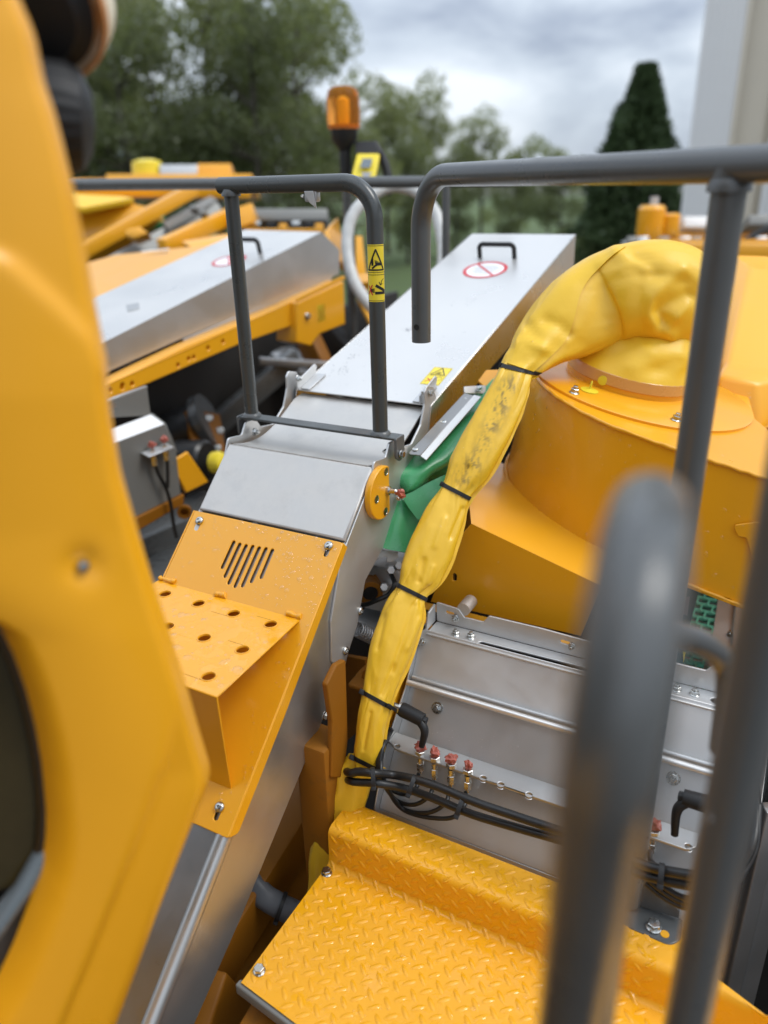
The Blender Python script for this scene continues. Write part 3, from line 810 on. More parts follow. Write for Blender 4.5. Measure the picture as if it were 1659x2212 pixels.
def lid_sticker(f, wd, hg, parent):
    g = [[f(-wd / 2, -hg / 2, .0004), f(wd / 2, -hg / 2, .0004), f(wd / 2, hg / 2, .0004), f(-wd / 2, hg / 2, .0004)]]
    st = mobj('warning_sticker', polys(g), 'sticker', parent)
    q = lambda x, y: (x * wd / 2, y * hg / 2)
    k = strip(f, [q(-.75, .12), q(.75, .12), q(0, .9)], .0022, .0007, True)
    k += strip(f, [q(-.93, -.95), q(.93, -.95), q(.93, .95), q(-.93, .95)], .0005, .0006, True) + strip(f, [q(-.9, 0), q(.9, 0)], .0006, .0006)
    k += strip(f, [q(-.35, .25), q(.35, .25)], .0016, .0007) + strip(f, [q(-.3, .38), q(0, .3), q(.3, .45)], .0013, .0007) + strip(f, [q(-.1, .3), q(-.05, .55)], .001, .0007) + strip(f, [q(.1, .3), q(.1, .52)], .001, .0007)
    arc = lambda x, y, r_, a, b: [(x * wd / 2 + r_ * cos(a + (b - a) * i / 10), y * hg / 2 + r_ * sin(a + (b - a) * i / 10)) for i in range(11)]
    k += strip(f, arc(.45, -.3, .0065, -1.5, 2.6), .0009, .0006) + strip(f, arc(.25, -.72, .0065, 1.6, 5.6), .0009, .0006)
    mobj('warning_print', polys(k), 'ink', st)
    mobj('red_cross_print', polys(strip(f, [q(-.7, -.3), q(-.1, -.7)], .002, .0007) + strip(f, [q(-.1, -.3), q(-.7, -.7)], .002, .0007)), 'redink', st)
def red_cap(loc, axis, parent, s, seed):
    """torn red cap of a grease nipple"""
    rnd = random.Random(seed); bm = bmesh.new()
    bmesh.ops.create_icosphere(bm, subdivisions=3, radius=1)
    q = V(axis).to_track_quat('Z', 'Y').to_matrix()
    for v in bm.verts:
        n_ = noise.noise_vector(v.co * 1.9 + V((seed * 3.1, 0, 0)))
        d = 1 + .75 * n_.x + .35 * noise.noise(v.co * 4.5 + V((0, seed, 0)))
        p = V((v.co.x * .8 * d, v.co.y * .62 * d, v.co.z * .75 * (1 + .8 * n_.z) + .15))
        v.co = V(loc) + q @ (p * s)
    me = bpy.data.meshes.new('r'); bm.to_mesh(me); bm.free()
    return mobj('red_cap', soft(me, 45), 'red', parent)
CH = chute()

# ---- yellow stepped cover bolted on the chute
def step_cover():
    t = thing('step_cover', M(.78, -.76, -.72), 'yellow chute cover with a punched foot step and a slotted vent', 'step')
    zc = lambda u: -.54 - (.957 - u) * RCUT
    nrm = (Z - UE * RCUT).normalized()
    c = lambda u, v, d=0.005: M(u, v, zc(u)) + nrm * d
    fl = RCUT
    slots = [((.925, -.809), (.891, -.810)), ((.924, -.7955), (.881, -.797)), ((.924, -.782), (.874, -.784)), ((.925, -.7685), (.872, -.7695)), ((.925, -.755), (.875, -.756)), ((.926, -.7415), (.883, -.743)), ((.926, -.728), (.891, -.728))]
    hs = [(c(*a), c(*b), .0036) for a, b in slots]
    for u, v in ((.943, -.897), (.948, -.628), (.636, -.637), (.636, -.897)): hs.append((c(u - .001, v), c(u - .011, v), .0040))
    plate('cover_plate', [c(.956, VL - .003), c(.956, VR + .004), c(.611, VR + .004), c(.611, VL - .003)], .003, 'paint', t, .0012, holes=hs, r=[0, .006, .004, .004])
    for v_, s in ((VR + .004, 1), (VL - .004, -1)):
        plate('side_lip', [c(.956, v_ + .001 * s, .004), c(.611, v_ + .001 * s, .004), c(.618, v_ + .001 * s, -.018), c(.75, v_ + .001 * s, -.021), c(.956, v_ + .001 * s, -.014)], .003, 'paint', t, .001, r=[0, .004, .010, 0, 0])
    for u, v in ((.943, -.897), (.948, -.628), (.636, -.637)):
        fix('button', c(u, v, .0056), nrm, t, .95)
    fix('button', c(.636, -.897, .0056), nrm, t, .95)
    # step
    zt = -.632; holes = []
    v0, v1 = -.927, -.622
    for i, u in enumerate((.818, .741, .666)):
        for v in ([-.661, -.734, -.807, -.880] if i != 1 else [-.656, -.729, -.803, -.876]): holes.append((M(u, v + (.004 if i == 2 else 0), zt), .0098))
    top = plate('step_tread', [M(.852, v0, zt), M(.852, v1 - .006, zt), M(.634, v1 + .006, zt), M(.634, v0, zt)], .003, 'wet', t, .0012, holes=holes)
    for cc, rr in holes:
        lathe('punched_lip', [(rr + .0022, 0), (rr + .0018, .0011), (rr + .0003, .0013), (rr - .0004, .0002), (rr - .0004, -.002)], cc - Z * .0002, Z, 'paint', top, 24, caps=False)
    plate('step_front', [M(.634, v0, zt), M(.634, v1 + .006, zt), M(.654, v1 - .010, -.822), M(.654, v0, -.822)], .003, 'paint', t, .0012)
    # hollow under the step is open: weld beads where it meets the cover
    rnd = random.Random(2)
    for v0_, l in ((-.925, .035), (-.80, .022), (-.655, .028)):
        pts = [M(.853 + rnd.uniform(-.001, .001), v0_ + l * i / 8, zt + .003 + rnd.uniform(-.001, .001)) for i in range(9)]
        tube('weld_bead', pts, [.0045 * rnd.uniform(.7, 1.3) for _ in pts], 'paint', t, seg=8)
    tube('weld_bead', [M(.651, -.70 + .006 * i, -.822 + rnd.uniform(-.001, .001)) for i in range(9)], .004, 'paint', t, seg=8)
    av = [(c(u, v), .012) for s in slots for (u, v) in s] + [(c((a[0] + b[0]) / 2, a[1]), .012) for a, b in slots]
    drops(t, [c(.955, -.91, .0051), c(.955, VR, .0051), c(.86, VR, .0051), c(.86, -.91, .0051)], 420, .0009, .0042, 5, lambda a, b: (.12 + .88 * min(1, a * 1.15)) * (1 - b * .75), av)
    drops(t, [c(.86, VR - .035, .0051), c(.86, VR, .0051), c(.63, VR, .0051), c(.63, VR - .035, .0051)], 60, .001, .003, 6)
    drops(top, [M(.845, -.92, zt), M(.845, -.63, zt), M(.64, -.625, zt), M(.64, -.92, zt)], 130, .0018, .0085, 8, None, [(h[0], .0135) for h in holes], .0001, .16)
    return t
step_cover()

# ---- folding guard gate on the chute
def gate():
    ub, zb = 1.132, -.408
    t = thing('guard_gate', M(ub, -.76, zb), 'dark grey tubular gate folded up over the steel chute with warning labels', 'gate')
    bar = plate('hinge_bar', [M(ub - .015, VL - .016, zb), M(ub + .015, VL - .016, zb), M(ub + .015, VR + .016, zb), M(ub - .015, VR + .016, zb)], .005, 'gate', t, .0015)
    for v_, s in ((VR + .019, 1), (VL - .019, -1)):
        plate('hinge_cheek', [M(ub - .016, v_, zb), M(ub + .016, v_, zb), M(ub + .016, v_, zb - .036), M(ub, v_, zb - .047), M(ub - .016, v_, zb - .036)], .005, 'rail', t, .0015, r=[.004, .004, .01, .012, .01])
    fix('hex', M(ub - .002, VR + .020, zb - .031), VE, t, .85, spin=.3)
    fix('nut', M(ub - .002, VR - .006, zb - .031), -VE, t, .7)
    fix('nut', M(ub - .002, VL + .006, zb - .031), VE, t, .85)
    pr = onp(820, 870, M(ub, 0, 0), UE); pl_ = onp(541, 860, M(ub, 0, 0), UE)
    vr, vl = (pr - EYE).dot(VE), (pl_ - EYE).dot(VE)
    zt = (onp(640, 397, M(ub, 0, 0), UE) - EYE).z
    R0 = .01345
    frame = tube('gate_frame', [M(ub, vl - .022, zt), M(ub, vr, zt), M(ub, vr, zb)], R0, 'gate', t, bend=.055, seg=28, n=14)
    tube('gate_post', [M(ub, vl, zt), M(ub, vl, zb)], R0 * .93, 'gate', t, seg=28)
    for v_ in (vl, vr):
        lathe('weld_collar', [(.0185, 0), (.0175, .003), (.0145, .006), (.0136, .0065)], M(ub, v_, zb), Z, 'rail', t)
    lathe('weld_collar', [(.0165, -.017), (.0165, -.013), (.014, -.008), (.0133, -.006)], M(ub, vl, zt), Z * -1 * -1, 'rail', t)
    # latch under the top bar
    lp = onp(655, 424, M(ub, 0, 0), UE)
    box('latch_block', lp + VE * .018, VE * .012, UE * .007, Z * .009, 'side', t, .003)
    plate('latch_tongue', [lp + VE * .008 + Z * .008 - UE * .01, lp + VE * .026 + Z * .008 - UE * .01, lp + VE * .030 - Z * .018 - UE * .01, lp + VE * .018 - Z * .010 - UE * .01], .003, 'steel', t, .0008)
    fix('nut', lp + VE * .004, -VE, t, .6)
    # labels wrapped round the right post, facing the eye
    zc_ = ((onp(813, 527, M(ub, 0, 0), UE) - EYE).z + (onp(816, 650, M(ub, 0, 0), UE) - EYE).z) / 2
    hg = (onp(813, 527, M(ub, 0, 0), UE) - onp(816, 650, M(ub, 0, 0), UE)).length
    c = M(ub, vr, zc_); d = (EYE - c); d.z = 0; d.normalize(); s = V((-d.y, d.x, 0))
    f = lambda x, y, l: c + (d * cos(x / R0) + s * sin(x / R0)) * (R0 + l) + Z * y
    crush_sticker(f, .033, hg, frame)
gate()

# ---- guard rail right of it
def guard_rail():
    b = onp(1357, 1950, M(0, 0, -.978), Z); R0 = .01685
    t = thing('guard_rail', b, 'thick grey tubular guard rail bolted to the platform at the right', 'guard rail')
    top = V((b.x, b.y, H + .006))
    dirv = V((sin(radians(335)), cos(radians(335)), 0))
    # hanging end
    k = onp(910, 700, V((top.x, top.y, 0)), V((dirv.y, -dirv.x, 0)))
    l = (k - top).dot(dirv)
    e_ = top + dirv * l
    lowz = onp(910, 738, e_, V((dirv.y, -dirv.x, 0))).z
    tube('top_rail', [top - dirv * .75, e_ + Z * 0, V((e_.x, e_.y, lowz))], R0, 'rail', t, bend=.085, seg=30, n=16)
    tube('post', [V((b.x, b.y, H - .978 + .005)), V((top.x, top.y, top.z))], R0, 'rail', t, seg=30)
    lathe('weld_collar', [(.021, -.024), (.021, -.018), (.018, -.012)], top, Z, 'rail', t)
    h = V((e_.x, e_.y, lowz + .028)); side = (EYE - h).normalized() - RT * .55; side.z = 0; side.normalize()
    lathe('bolt_hole', [(.0052, 0), (.0052, .0008), (.004, .0006)], h + side * .0165, side, 'ink', t)
    zb = -.976
    fp = [onp(x, y, M(0, 0, zb), Z) for x, y in ((1318, 1985), (1352, 1945), (1475, 1985), (1470, 2030), (1448, 2042))]
    plate('foot_plate', fp, .006, 'rail', t, .0015, r=[0, 0, .004, .02, .02])
    up = [onp(x, y, M((onp(1410, 1970, M(0, 0, zb), Z) - EYE).dot(UE) , 0, 0), UE) for x, y in ((1372, 1892), (1395, 1893), (1468, 1968), (1466, 1985), (1362, 1952))]
    plate('foot_gusset', up, .005, 'rail', t, .0015, r=[0, .01, .006, 0, 0])
    fix('hex', onp(1412, 2003, M(0, 0, zb + .001), Z), Z, t, 1.25, spin=.1)
    lathe('slot_hole', [(.006, 0), (.006, .0006), (.001, .0006)], onp(1436, 2018, M(0, 0, zb + .0002), Z), Z, 'deck', t)
guard_rail()

# ---- ladder handrails close to the eye
def handrails():
    R0 = .01685
    t = thing('ladder_handrail', V((.071, .197, H - 1.2)), 'big blurred grey handrail hoop close in front of the platform', 'handrail')
    a = V((.0715, .196, H)); b = V((.128, .338, H))
    lo_ = atd(1230, 2200, .42); hi_ = atd(1342, 1500, .235); dn = (lo_ - hi_).normalized()
    tube('grab_hoop', [hi_ + dn * 1.15, hi_ - dn * .028, V((b.x, b.y, H - .135)), V((b.x - .004, b.y - .008, H - .9))], R0, 'rail', t, bend=.055, seg=30, n=14)
    q = thing('ladder_post', V((.218, .40, H - 1.3)), 'blurred grey post joined to the handrail hoop at the right edge', 'handrail')
    p0 = atd(1640, 1500, .487); p1 = atd(1483, 2159, .6)
    c = V(((p0.x + p1.x) / 2, (p0.y + p1.y) / 2, 0))
    tube('post', [V((c.x, c.y, H - 1.3)), V((c.x, c.y, H + .05))], R0, 'rail', q, seg=30)
    tube('tie_rod', [atd(1400, 1360, .60), atd(1455, 1370, .62), atd(1512, 1386, .64), atd(1556, 1418, .66), atd(1576, 1470, .67), atd(1560, 1620, .70)], .0115, 'rail', q, spline=6, seg=16)
    lathe('rain_bead', [(.003, 0), (.0026, .0015), (.001, .002)], atd(1532, 1768, .5), EYE - atd(1532, 1768, .5), 'drop', q)
handrails()
# ---- checker plate platform
def platform():
    t = thing('platform', M(.6, .1, -1.1), 'yellow checker plate platform with a raised kerb at the front right', 'platform')
    v0 = -.557; z0 = -1.05; prof = [(-.25, z0), (.740, z0)]
    def arc(cu, cz, r_, a0, a1, n=6): return [(cu + r_ * cos(a0 + (a1 - a0) * i / n), cz + r_ * sin(a0 + (a1 - a0) * i / n)) for i in range(n + 1)]
    kt = -.978; r1, r2 = .009, .013
    prof = [(-.25, z0), (.560, z0)] + [(.62, z0), (.70, z0)] + arc(.7745, z0 + r1, r1, -pi / 2, 0) + arc(.7855 + r2, kt - r2, r2, pi, pi / 2) + [(.825, kt)] + arc(.852, kt - .008, .008, pi / 2, 0, 4) + [(.860, kt - .10)]
    # left edge follows u; front left corner slightly cut
    vs = []; fs = []; cols = [v0, v0 + .02, -.4, -.3, -.2, -.1, -.02, .04, .10, .2, .5]
    for u, z in prof:
        for v in cols:
            uu = u
            if v > -.03 and u > .77: uu = min(u, max(.780, .860 - (v + .03) * .8))
            vs.append(M(uu, v + (.006 if u < .56 and v == v0 else 0), z))
    k = len(cols)
    for i in range(len(prof) - 1):
        for j in range(k - 1): fs.append((i * k + j, i * k + j + 1, (i + 1) * k + j + 1, (i + 1) * k + j))
    me = pydata(vs, fs)
    bm = bmesh.new(); bm.from_mesh(me); bmesh.ops.recalc_face_normals(bm, faces=bm.faces)
    if sum(f.normal.z for f in bm.faces) < 0: bmesh.ops.reverse_faces(bm, faces=bm.faces)
    bmesh.ops.solidify(bm, geom=bm.faces, thickness=.004); bm.to_mesh(me); bm.free()
    # cut everything nearer than the front left edge line
    bm = bmesh.new(); bm.from_mesh(me)
    pa, pb = onp(515, 2118, M(0, 0, z0), Z), onp(640, 2212, M(0, 0, z0), Z)
    d = (pb - pa).normalized(); n_ = V((d.y, -d.x, 0)); n_ = n_ if n_.dot(M(0, 0, z0) - pa) > 0 else -n_
    bmesh.ops.bisect_plane(bm, geom=bm.verts[:] + bm.edges[:] + bm.faces[:], plane_co=pa, plane_no=n_, clear_outer=True)
    bm.to_mesh(me); bm.free()
    deck = mobj('deck_plate', soft(me, 35), 'deck', t)
    ed = V(d)
    # grey rubber edge strip below the cut edge
    beam('edge_strip', pa - Z * .013 - ed * .002, pa + ed * .5 - Z * .013, .012, .020, 'galv', t, bev=.003)
    beam('support_bar', M(.30, -.50, -1.12), M(.62, -.53, -1.12), .05, .05, 'shadepaint', t)
    beam('support_bar', M(.80, -.53, -1.12), M(.80, .25, -1.12), .05, .05, 'shadepaint', t)
    # raised lens shaped lugs, crosswise in turn
    vs = []; fs = []
    tot = 0; path = []
    for a, b in zip(prof, prof[1:]):
        L_ = hypot(b[0] - a[0], b[1] - a[1]); path.append((tot, a, b, L_)); tot += L_
    def surf(s_, v):
        for t0, a, b, L_ in path:
            if s_ <= t0 + L_ or (t0, a, b, L_) == path[-1]:
                f = max(0, min(1, (s_ - t0) / L_)); du, dz = (b[0] - a[0]) / L_, (b[1] - a[1]) / L_
                return M(a[0] + (b[0] - a[0]) * f, v, a[1] + (b[1] - a[1]) * f), (UE * -dz + Z * du)
    base = .25 + .48; pitch = .0272
    rnd = random.Random(3)
    send = tot - .012
    i0 = 0
    s_ = base
    rows = int((send - base) / (pitch / 2))
    for i in range(rows):
        sc = base + i * pitch / 2
        for j in range(int(1.05 / pitch)):
            vc = v0 + .010 + (j + (.5 if i % 2 else 0)) * pitch
            ang = pi / 4 if i % 2 else -pi / 4
            p, n_ = surf(sc, vc)
            uu = (p - EYE).dot(UE)
            if n_.dot(Z) > .9 and (p - EYE).z > -1.0 and (uu > .850 or (vc > -.05 and uu > .83 - (vc + .03) * .8)): continue
            if (p - EYE).z < -1.0 and (p - pa).dot(V((d.y, -d.x, 0)) if V((d.y, -d.x, 0)).dot(M(0, 0, z0) - pa) < 0 else V((-d.y, d.x, 0))) < .008: continue
            if vc > .5 or (vc > -.04 and uu > .762 - max(0, vc) * .6): continue
            hl, hw, hh = .0114 * rnd.uniform(.95, 1.05), .0039, .0019
            b0 = len(vs); ring = []
            for kx, ky, kh in [(-1, 0, 0), (-.6, -.78, 0), (0, -1, 0), (.6, -.78, 0), (1, 0, 0), (.6, .78, 0), (0, 1, 0), (-.6, .78, 0), (-.62, 0, .75), (-.3, -.42, .92), (.3, -.42, .92), (.62, 0, .75), (.3, .42, .92), (-.3, .42, .92)]:
                x, y = kx * hl, ky * hw
                q, nn = surf(sc + x * cos(ang) - y * sin(ang), vc + x * sin(ang) + y * cos(ang))
                vs.append(q + nn * (kh * hh + .0001))
            fs += [tuple(b0 + t_ for t_ in f) for f in ((0, 1, 9, 8), (1, 2, 10, 9) if False else (1, 2, 9), (2, 10, 9), (2, 3, 10), (3, 4, 11, 10), (4, 5, 12, 11), (5, 6, 12), (6, 13, 12), (6, 7, 13), (7, 0, 8, 13), (8, 9, 10, 11), (8, 11, 12, 13))]
    me = pydata(vs, fs); normals(me)
    soft(me, 55); mobj('tread_lugs', me, 'deck', deck, kind='stuff')
    for x, y in ((706, 1886), (560, 2098)):
        fix('hex', onp(x, y, M(0, 0, z0 + .0005), Z), Z, t, 1.05)
    drops(deck, [M(.72, -.45, z0), M(.72, .1, z0), M(.56, .1, z0), M(.56, -.45, z0)], 170, .0012, .0045, 12)
platform()

# ---- blower housing (its own axes, leaning 12 degrees to the right)
TLT = radians(12)
V2 = VE * cos(TLT) - Z * sin(TLT); W2 = Z * cos(TLT) + VE * sin(TLT); WT = -.4285
B = lambda u, v, w_: EYE + UE * u + V2 * v + W2 * w_
def blower():
    t = thing('blower_housing', B(1.5, -.1, -.75), 'orange yellow blower housing with a curved wall and a long outlet', 'blower')
    uc, vc, R_ = 1.55, -.10, .30; U0 = 1.25; VEND = .75; h = .222
    ubk = (onp(1659, 930, B(1.5, 0, WT), W2) - EYE).dot(UE)
    out = [(U0, VEND), (U0, vc)]
    for i in range(1, 25):
        a = pi + (pi * 1.05) * i / 24 * -1
        out.append((uc + R_ * cos(a), vc + R_ * sin(a) * 1.0))
    out = [(U0, VEND)] + [(uc - R_ * cos(a), vc - R_ * sin(a)) for a in [pi * .95 * i / 26 for i in range(27)]] + [(1.72, vc + .10), (ubk + .05, vc + .13), (ubk, vc + .16), (ubk, VEND)]
    plate('top_plate', [B(u, v, WT) for u, v in out], .004, 'paint', t, .001)
    plate('bottom_plate', [B(uc + (u - uc) * 1.012, vc + (v - vc) * 1.012 if v < .5 else v, WT - h) for u, v in out], .004, 'paint', t, .001)
    vs = []; fs = []
    loop = [(uc + (u - uc) * .993, vc + (v - vc) * .993 if v < .5 else v) for u, v in out]
    nz = 6
    for k in range(nz + 1):
        for u, v in loop: vs.append(B(u, v, WT - .003 - (h - .006) * k / nz))
    n = len(loop)
    for k in range(nz):
        for i in range(n - 1): fs.append((k * n + i, k * n + i + 1, (k + 1) * n + i + 1, (k + 1) * n + i))
    mobj('scroll_wall', soft(normals(pydata(vs, fs)), 30), 'paint', t)
    rnd = random.Random(5)
    for wz in (WT - .001, WT - h + .001):
        pts = []
        for a, b in zip(out[:20], out[1:21]):
            m_ = max(2, int(hypot(a[0] - b[0], a[1] - b[1]) / .012))
            for j in range(m_): pts.append(B(a[0] + (b[0] - a[0]) * j / m_ - .001, a[1] + (b[1] - a[1]) * j / m_, wz + rnd.uniform(-.0008, .0008)))
        tube('weld_bead', pts, [.0032 * rnd.uniform(.75, 1.3) for _ in pts], 'paint', t, seg=8)
    # inlet flange, ring and strap
    fc = B(1.525, -.185, WT)
    fl = lathe('inlet_flange', [(.05, 0), (.212, 0), (.2125, .0045), (.210, .006), (.05, .006)], fc, W2, 'paint', t, 64)
    rc = B(1.54, -.215, WT + .004)
    lathe('inlet_ring', [(.1195, 0), (.1195, .036), (.117, .036), (.117, 0)], rc, W2, 'paint', fl, 48)
    lathe('strap', [(.1215, .012), (.1225, .013), (.1225, .033), (.1215, .034)], rc, W2, 'beigering', fl, 48)
    for x, y in ((1240, 849), (1460, 908)): fix('nut', onp(x, y, fc + W2 * .006, W2), W2, t, 1.05)
    for x, y in ((1273, 844),):
        c = onp(x, y, fc + W2 * .0062, W2)
        lathe('hole_plug', [(.0165, 0), (.0165, .0015), (.006, .003), (.0022, .004), (.0018, .017), (.0008, .019)], c, W2, 'plug', t, 26)
    lathe('hole_plug', [(.009, 0), (.009, .0012), (.003, .002)], onp(1302, 822, B(1.42, -.22, WT + .022), -UE), -UE, 'plug', t, 24)
    # raised figure on the outlet wall, cut off by the post
    q = lambda x, y: onp(x, y, B(U0 - .005, 0, 0), UE)
    plate('raised_figure', [q(1586, 1142), q(1588, 1134), q(1632, 1128), q(1668, 1136), q(1664, 1160), q(1640, 1230), q(1628, 1222), q(1612, 1162), q(1594, 1160)], .005, 'paint', t, .0015, r=.004)
    # base box with its sloped apron
    ub = 1.16
    e = lambda x, y: onp(x, y, M(ub, 0, 0), UE)
    f0 = [M(ub, -.585, -.742), M(ub, -.20, -.742), M(ub, -.20, -.640), M(ub, -.47, -.567), M(ub, -.585, -.60)]
    base = plate('base_wall', [e(930, 1300), e(1255, 1374), e(1300, 1266), e(1018, 1131), e(975, 1180)], .004, 'paint', t, .001, holes=[(e(982, 1243), e(982, 1251), .0042)])
    lip = plate('base_lip', [M(ub - .002, -.56, -.742), M(ub - .002, -.25, -.742), M(ub - .012, -.25, -.752), M(ub - .012, -.56, -.752)], .003, 'paint', t)
    ap = [e(1018, 1131), e(1300, 1266), B(1.33, -.10, WT - h - .006), B(1.45, -.10, WT - h - .004), B(1.55, -.40, WT - h - .004), B(1.42, -.50, WT - h - .004)]
    me = pydata(ap, [(0, 1, 2, 3, 4, 5)])
    bm = bmesh.new(); bm.from_mesh(me); bmesh.ops.triangulate(bm, faces=bm.faces); bmesh.ops.recalc_face_normals(bm, faces=bm.faces); bm.to_mesh(me); bm.free()
    rg = e(1018, 1131); rr = e(1300, 1266)
    bb = lambda u, v: B(u, v, WT - h - .008)
    g = []
    NU, NV = 10, 10; vs = []; fs = []
    for i in range(NU + 1):
        for j in range(NV + 1):
            f, k = i / NU, j / NV
            lo = rg.lerp(rr, k) ; hi = bb(1.50, -.52).lerp(bb(1.42, -.06), k)
            p = lo.lerp(hi, f); p = p + W2 * (.020 * sin(pi * f) * (1 - .6 * f)); vs.append(p)
    for i in range(NU):
        for j in range(NV): fs.append((i * (NV + 1) + j, i * (NV + 1) + j + 1, (i + 1) * (NV + 1) + j + 1, (i + 1) * (NV + 1) + j))
    mobj('apron', soft(normals(pydata(vs, fs)), 60), 'paint', t)
    plate('side_wall', [rg, bb(1.50, -.52), M(1.50, -.56, -.75), e(930, 1300), e(975, 1180)], .003, 'paint', t)
    a, b, c_, d_ = B(U0 - .006, -.10, WT - .03), B(U0 - .006, .1, WT - .03), B(U0 - .006, .1, WT - h + .01), B(U0 - .006, -.1, WT - h + .01)
    drops(t, [a, b, c_, d_], 45, .0015, .0042, 21, None, (), .0015)
    drops(t, [e(1050, 1160), e(1290, 1270), e(1245, 1365), e(950, 1290)], 40, .001, .003, 22, None, (), .0004)
    drops(t, [B(1.262, -.08, WT), B(1.262, .5, WT), B(1.5, .5, WT), B(1.5, .1, WT)], 40, .002, .005, 23)
    # drops on the curved wall
    rnd = random.Random(9); vs = []; fs = []
    for _ in range(120):
        a = pi * rnd.uniform(.0, .36); wz = WT - h * rnd.random() ** 1.3 * .95 - .01
        n_ = (UE * -cos(a) - V2 * sin(a)); c = B(uc, vc, wz) + n_ * (R_ * .9935); r_ = .0012 + .0026 * rnd.random() ** 3; tt = W2.cross(n_); b0 = len(vs)
        for rr_, hh in ((1, 0), (.75, .35)):
            for j in range(8): vs.append(c + (tt * cos(pi * j / 4) + W2 * sin(pi * j / 4) * 1.1) * r_ * rr_ + n_ * (hh * r_ + .0004))
        vs.append(c + n_ * r_ * .5)
        for j in range(8):
            fs.append((b0 + j, b0 + (j + 1) % 8, b0 + 8 + (j + 1) % 8, b0 + 8 + j)); fs.append((b0 + 8 + j, b0 + 8 + (j + 1) % 8, b0 + 16))
    mobj('rain_drops', pydata(vs, fs), 'drop', t, smooth=True, kind='stuff')
blower()

# ---- second orange housing behind the rail at the right edge
def right_housing():
    d = 1.55
    t = thing('hopper_hood', M(1.6, .35, -.6), 'bright yellow moulded hood behind the guard rail at the right edge', 'hood')
    p = lambda x, y, k=0: atd(x, y, d + k)
    pts = dict(a=(1549, 810, .02), b=(1637, 828, 0), c=(1820, 795, .10), a2=(1541, 906, .03), b2=(1640, 926, .01), c2=(1820, 880, .11),
               e=(1573, 785, .06), f=(1652, 798, .05), g2=(1830, 770, .14), g=(1624, 577, .34), h=(1700, 588, .33), i=(1588, 555, .42), k=(1650, 553, .44), l=(1850, 600, .40), m=(1850, 590, .5), j=(1552, 795, .10), j2=(1546, 890, .20), i2=(1570, 760, .5))
    ix = {}; vs = []
    for n_, q in pts.items(): ix[n_] = len(vs); vs.append(p(*q))
    fs = [tuple(ix[c] for c in f.split()) for f in ('a2 b2 b a', 'b2 c2 c b', 'a b f e', 'b c g2 f', 'e f h g', 'f g2 l h', 'j e g i', 'a e j', 'g h k i', 'h l m k', 'a2 a j j2', 'j2 j i i2')]
    me = pydata(vs, fs); bm = bmesh.new(); bm.from_mesh(me)
    bmesh.ops.recalc_face_normals(bm, faces=bm.faces)
    if sum(f.normal.dot(EYE - f.calc_center_median()) for f in bm.faces) < 0: bmesh.ops.reverse_faces(bm, faces=bm.faces)
    bmesh.ops.bevel(bm, geom=[e for e in bm.edges if not e.is_boundary], offset=.010, segments=4, affect='EDGES', profile=.5)
    bmesh.ops.solidify(bm, geom=bm.faces[:], thickness=.012); bm.to_mesh(me); bm.free()
    mobj('moulded_shell', soft(me, 60), 'cab', t)
    drops(t, [p(1556, 840), p(1630, 850), p(1632, 915), p(1552, 900)], 30, .0012, .003, 41, None, (), .004)
    box('reflector_box', M(2.6, .35, -.95), UE * .85, VE * .55, Z * .54, 'paint', t, .02)  # unseen box added so the lid flange reflects yellow
    tube('lower_edge', [p(1544, 907, .06), p(1640, 930), p(1760, 890)], .004, 'paint', t, seg=8)
    h = thing('braided_hose', atd(1560, 880, 1.5), 'short pale blue braided hose between the rail and the yellow hood', 'hose')
    tube('hose', [atd(1505, 800, 1.62), atd(1535, 845, 1.58), atd(1556, 880, 1.53), atd(1580, 915, 1.50)], .0085, 'blue', h, spline=8, seg=16)
right_housing()

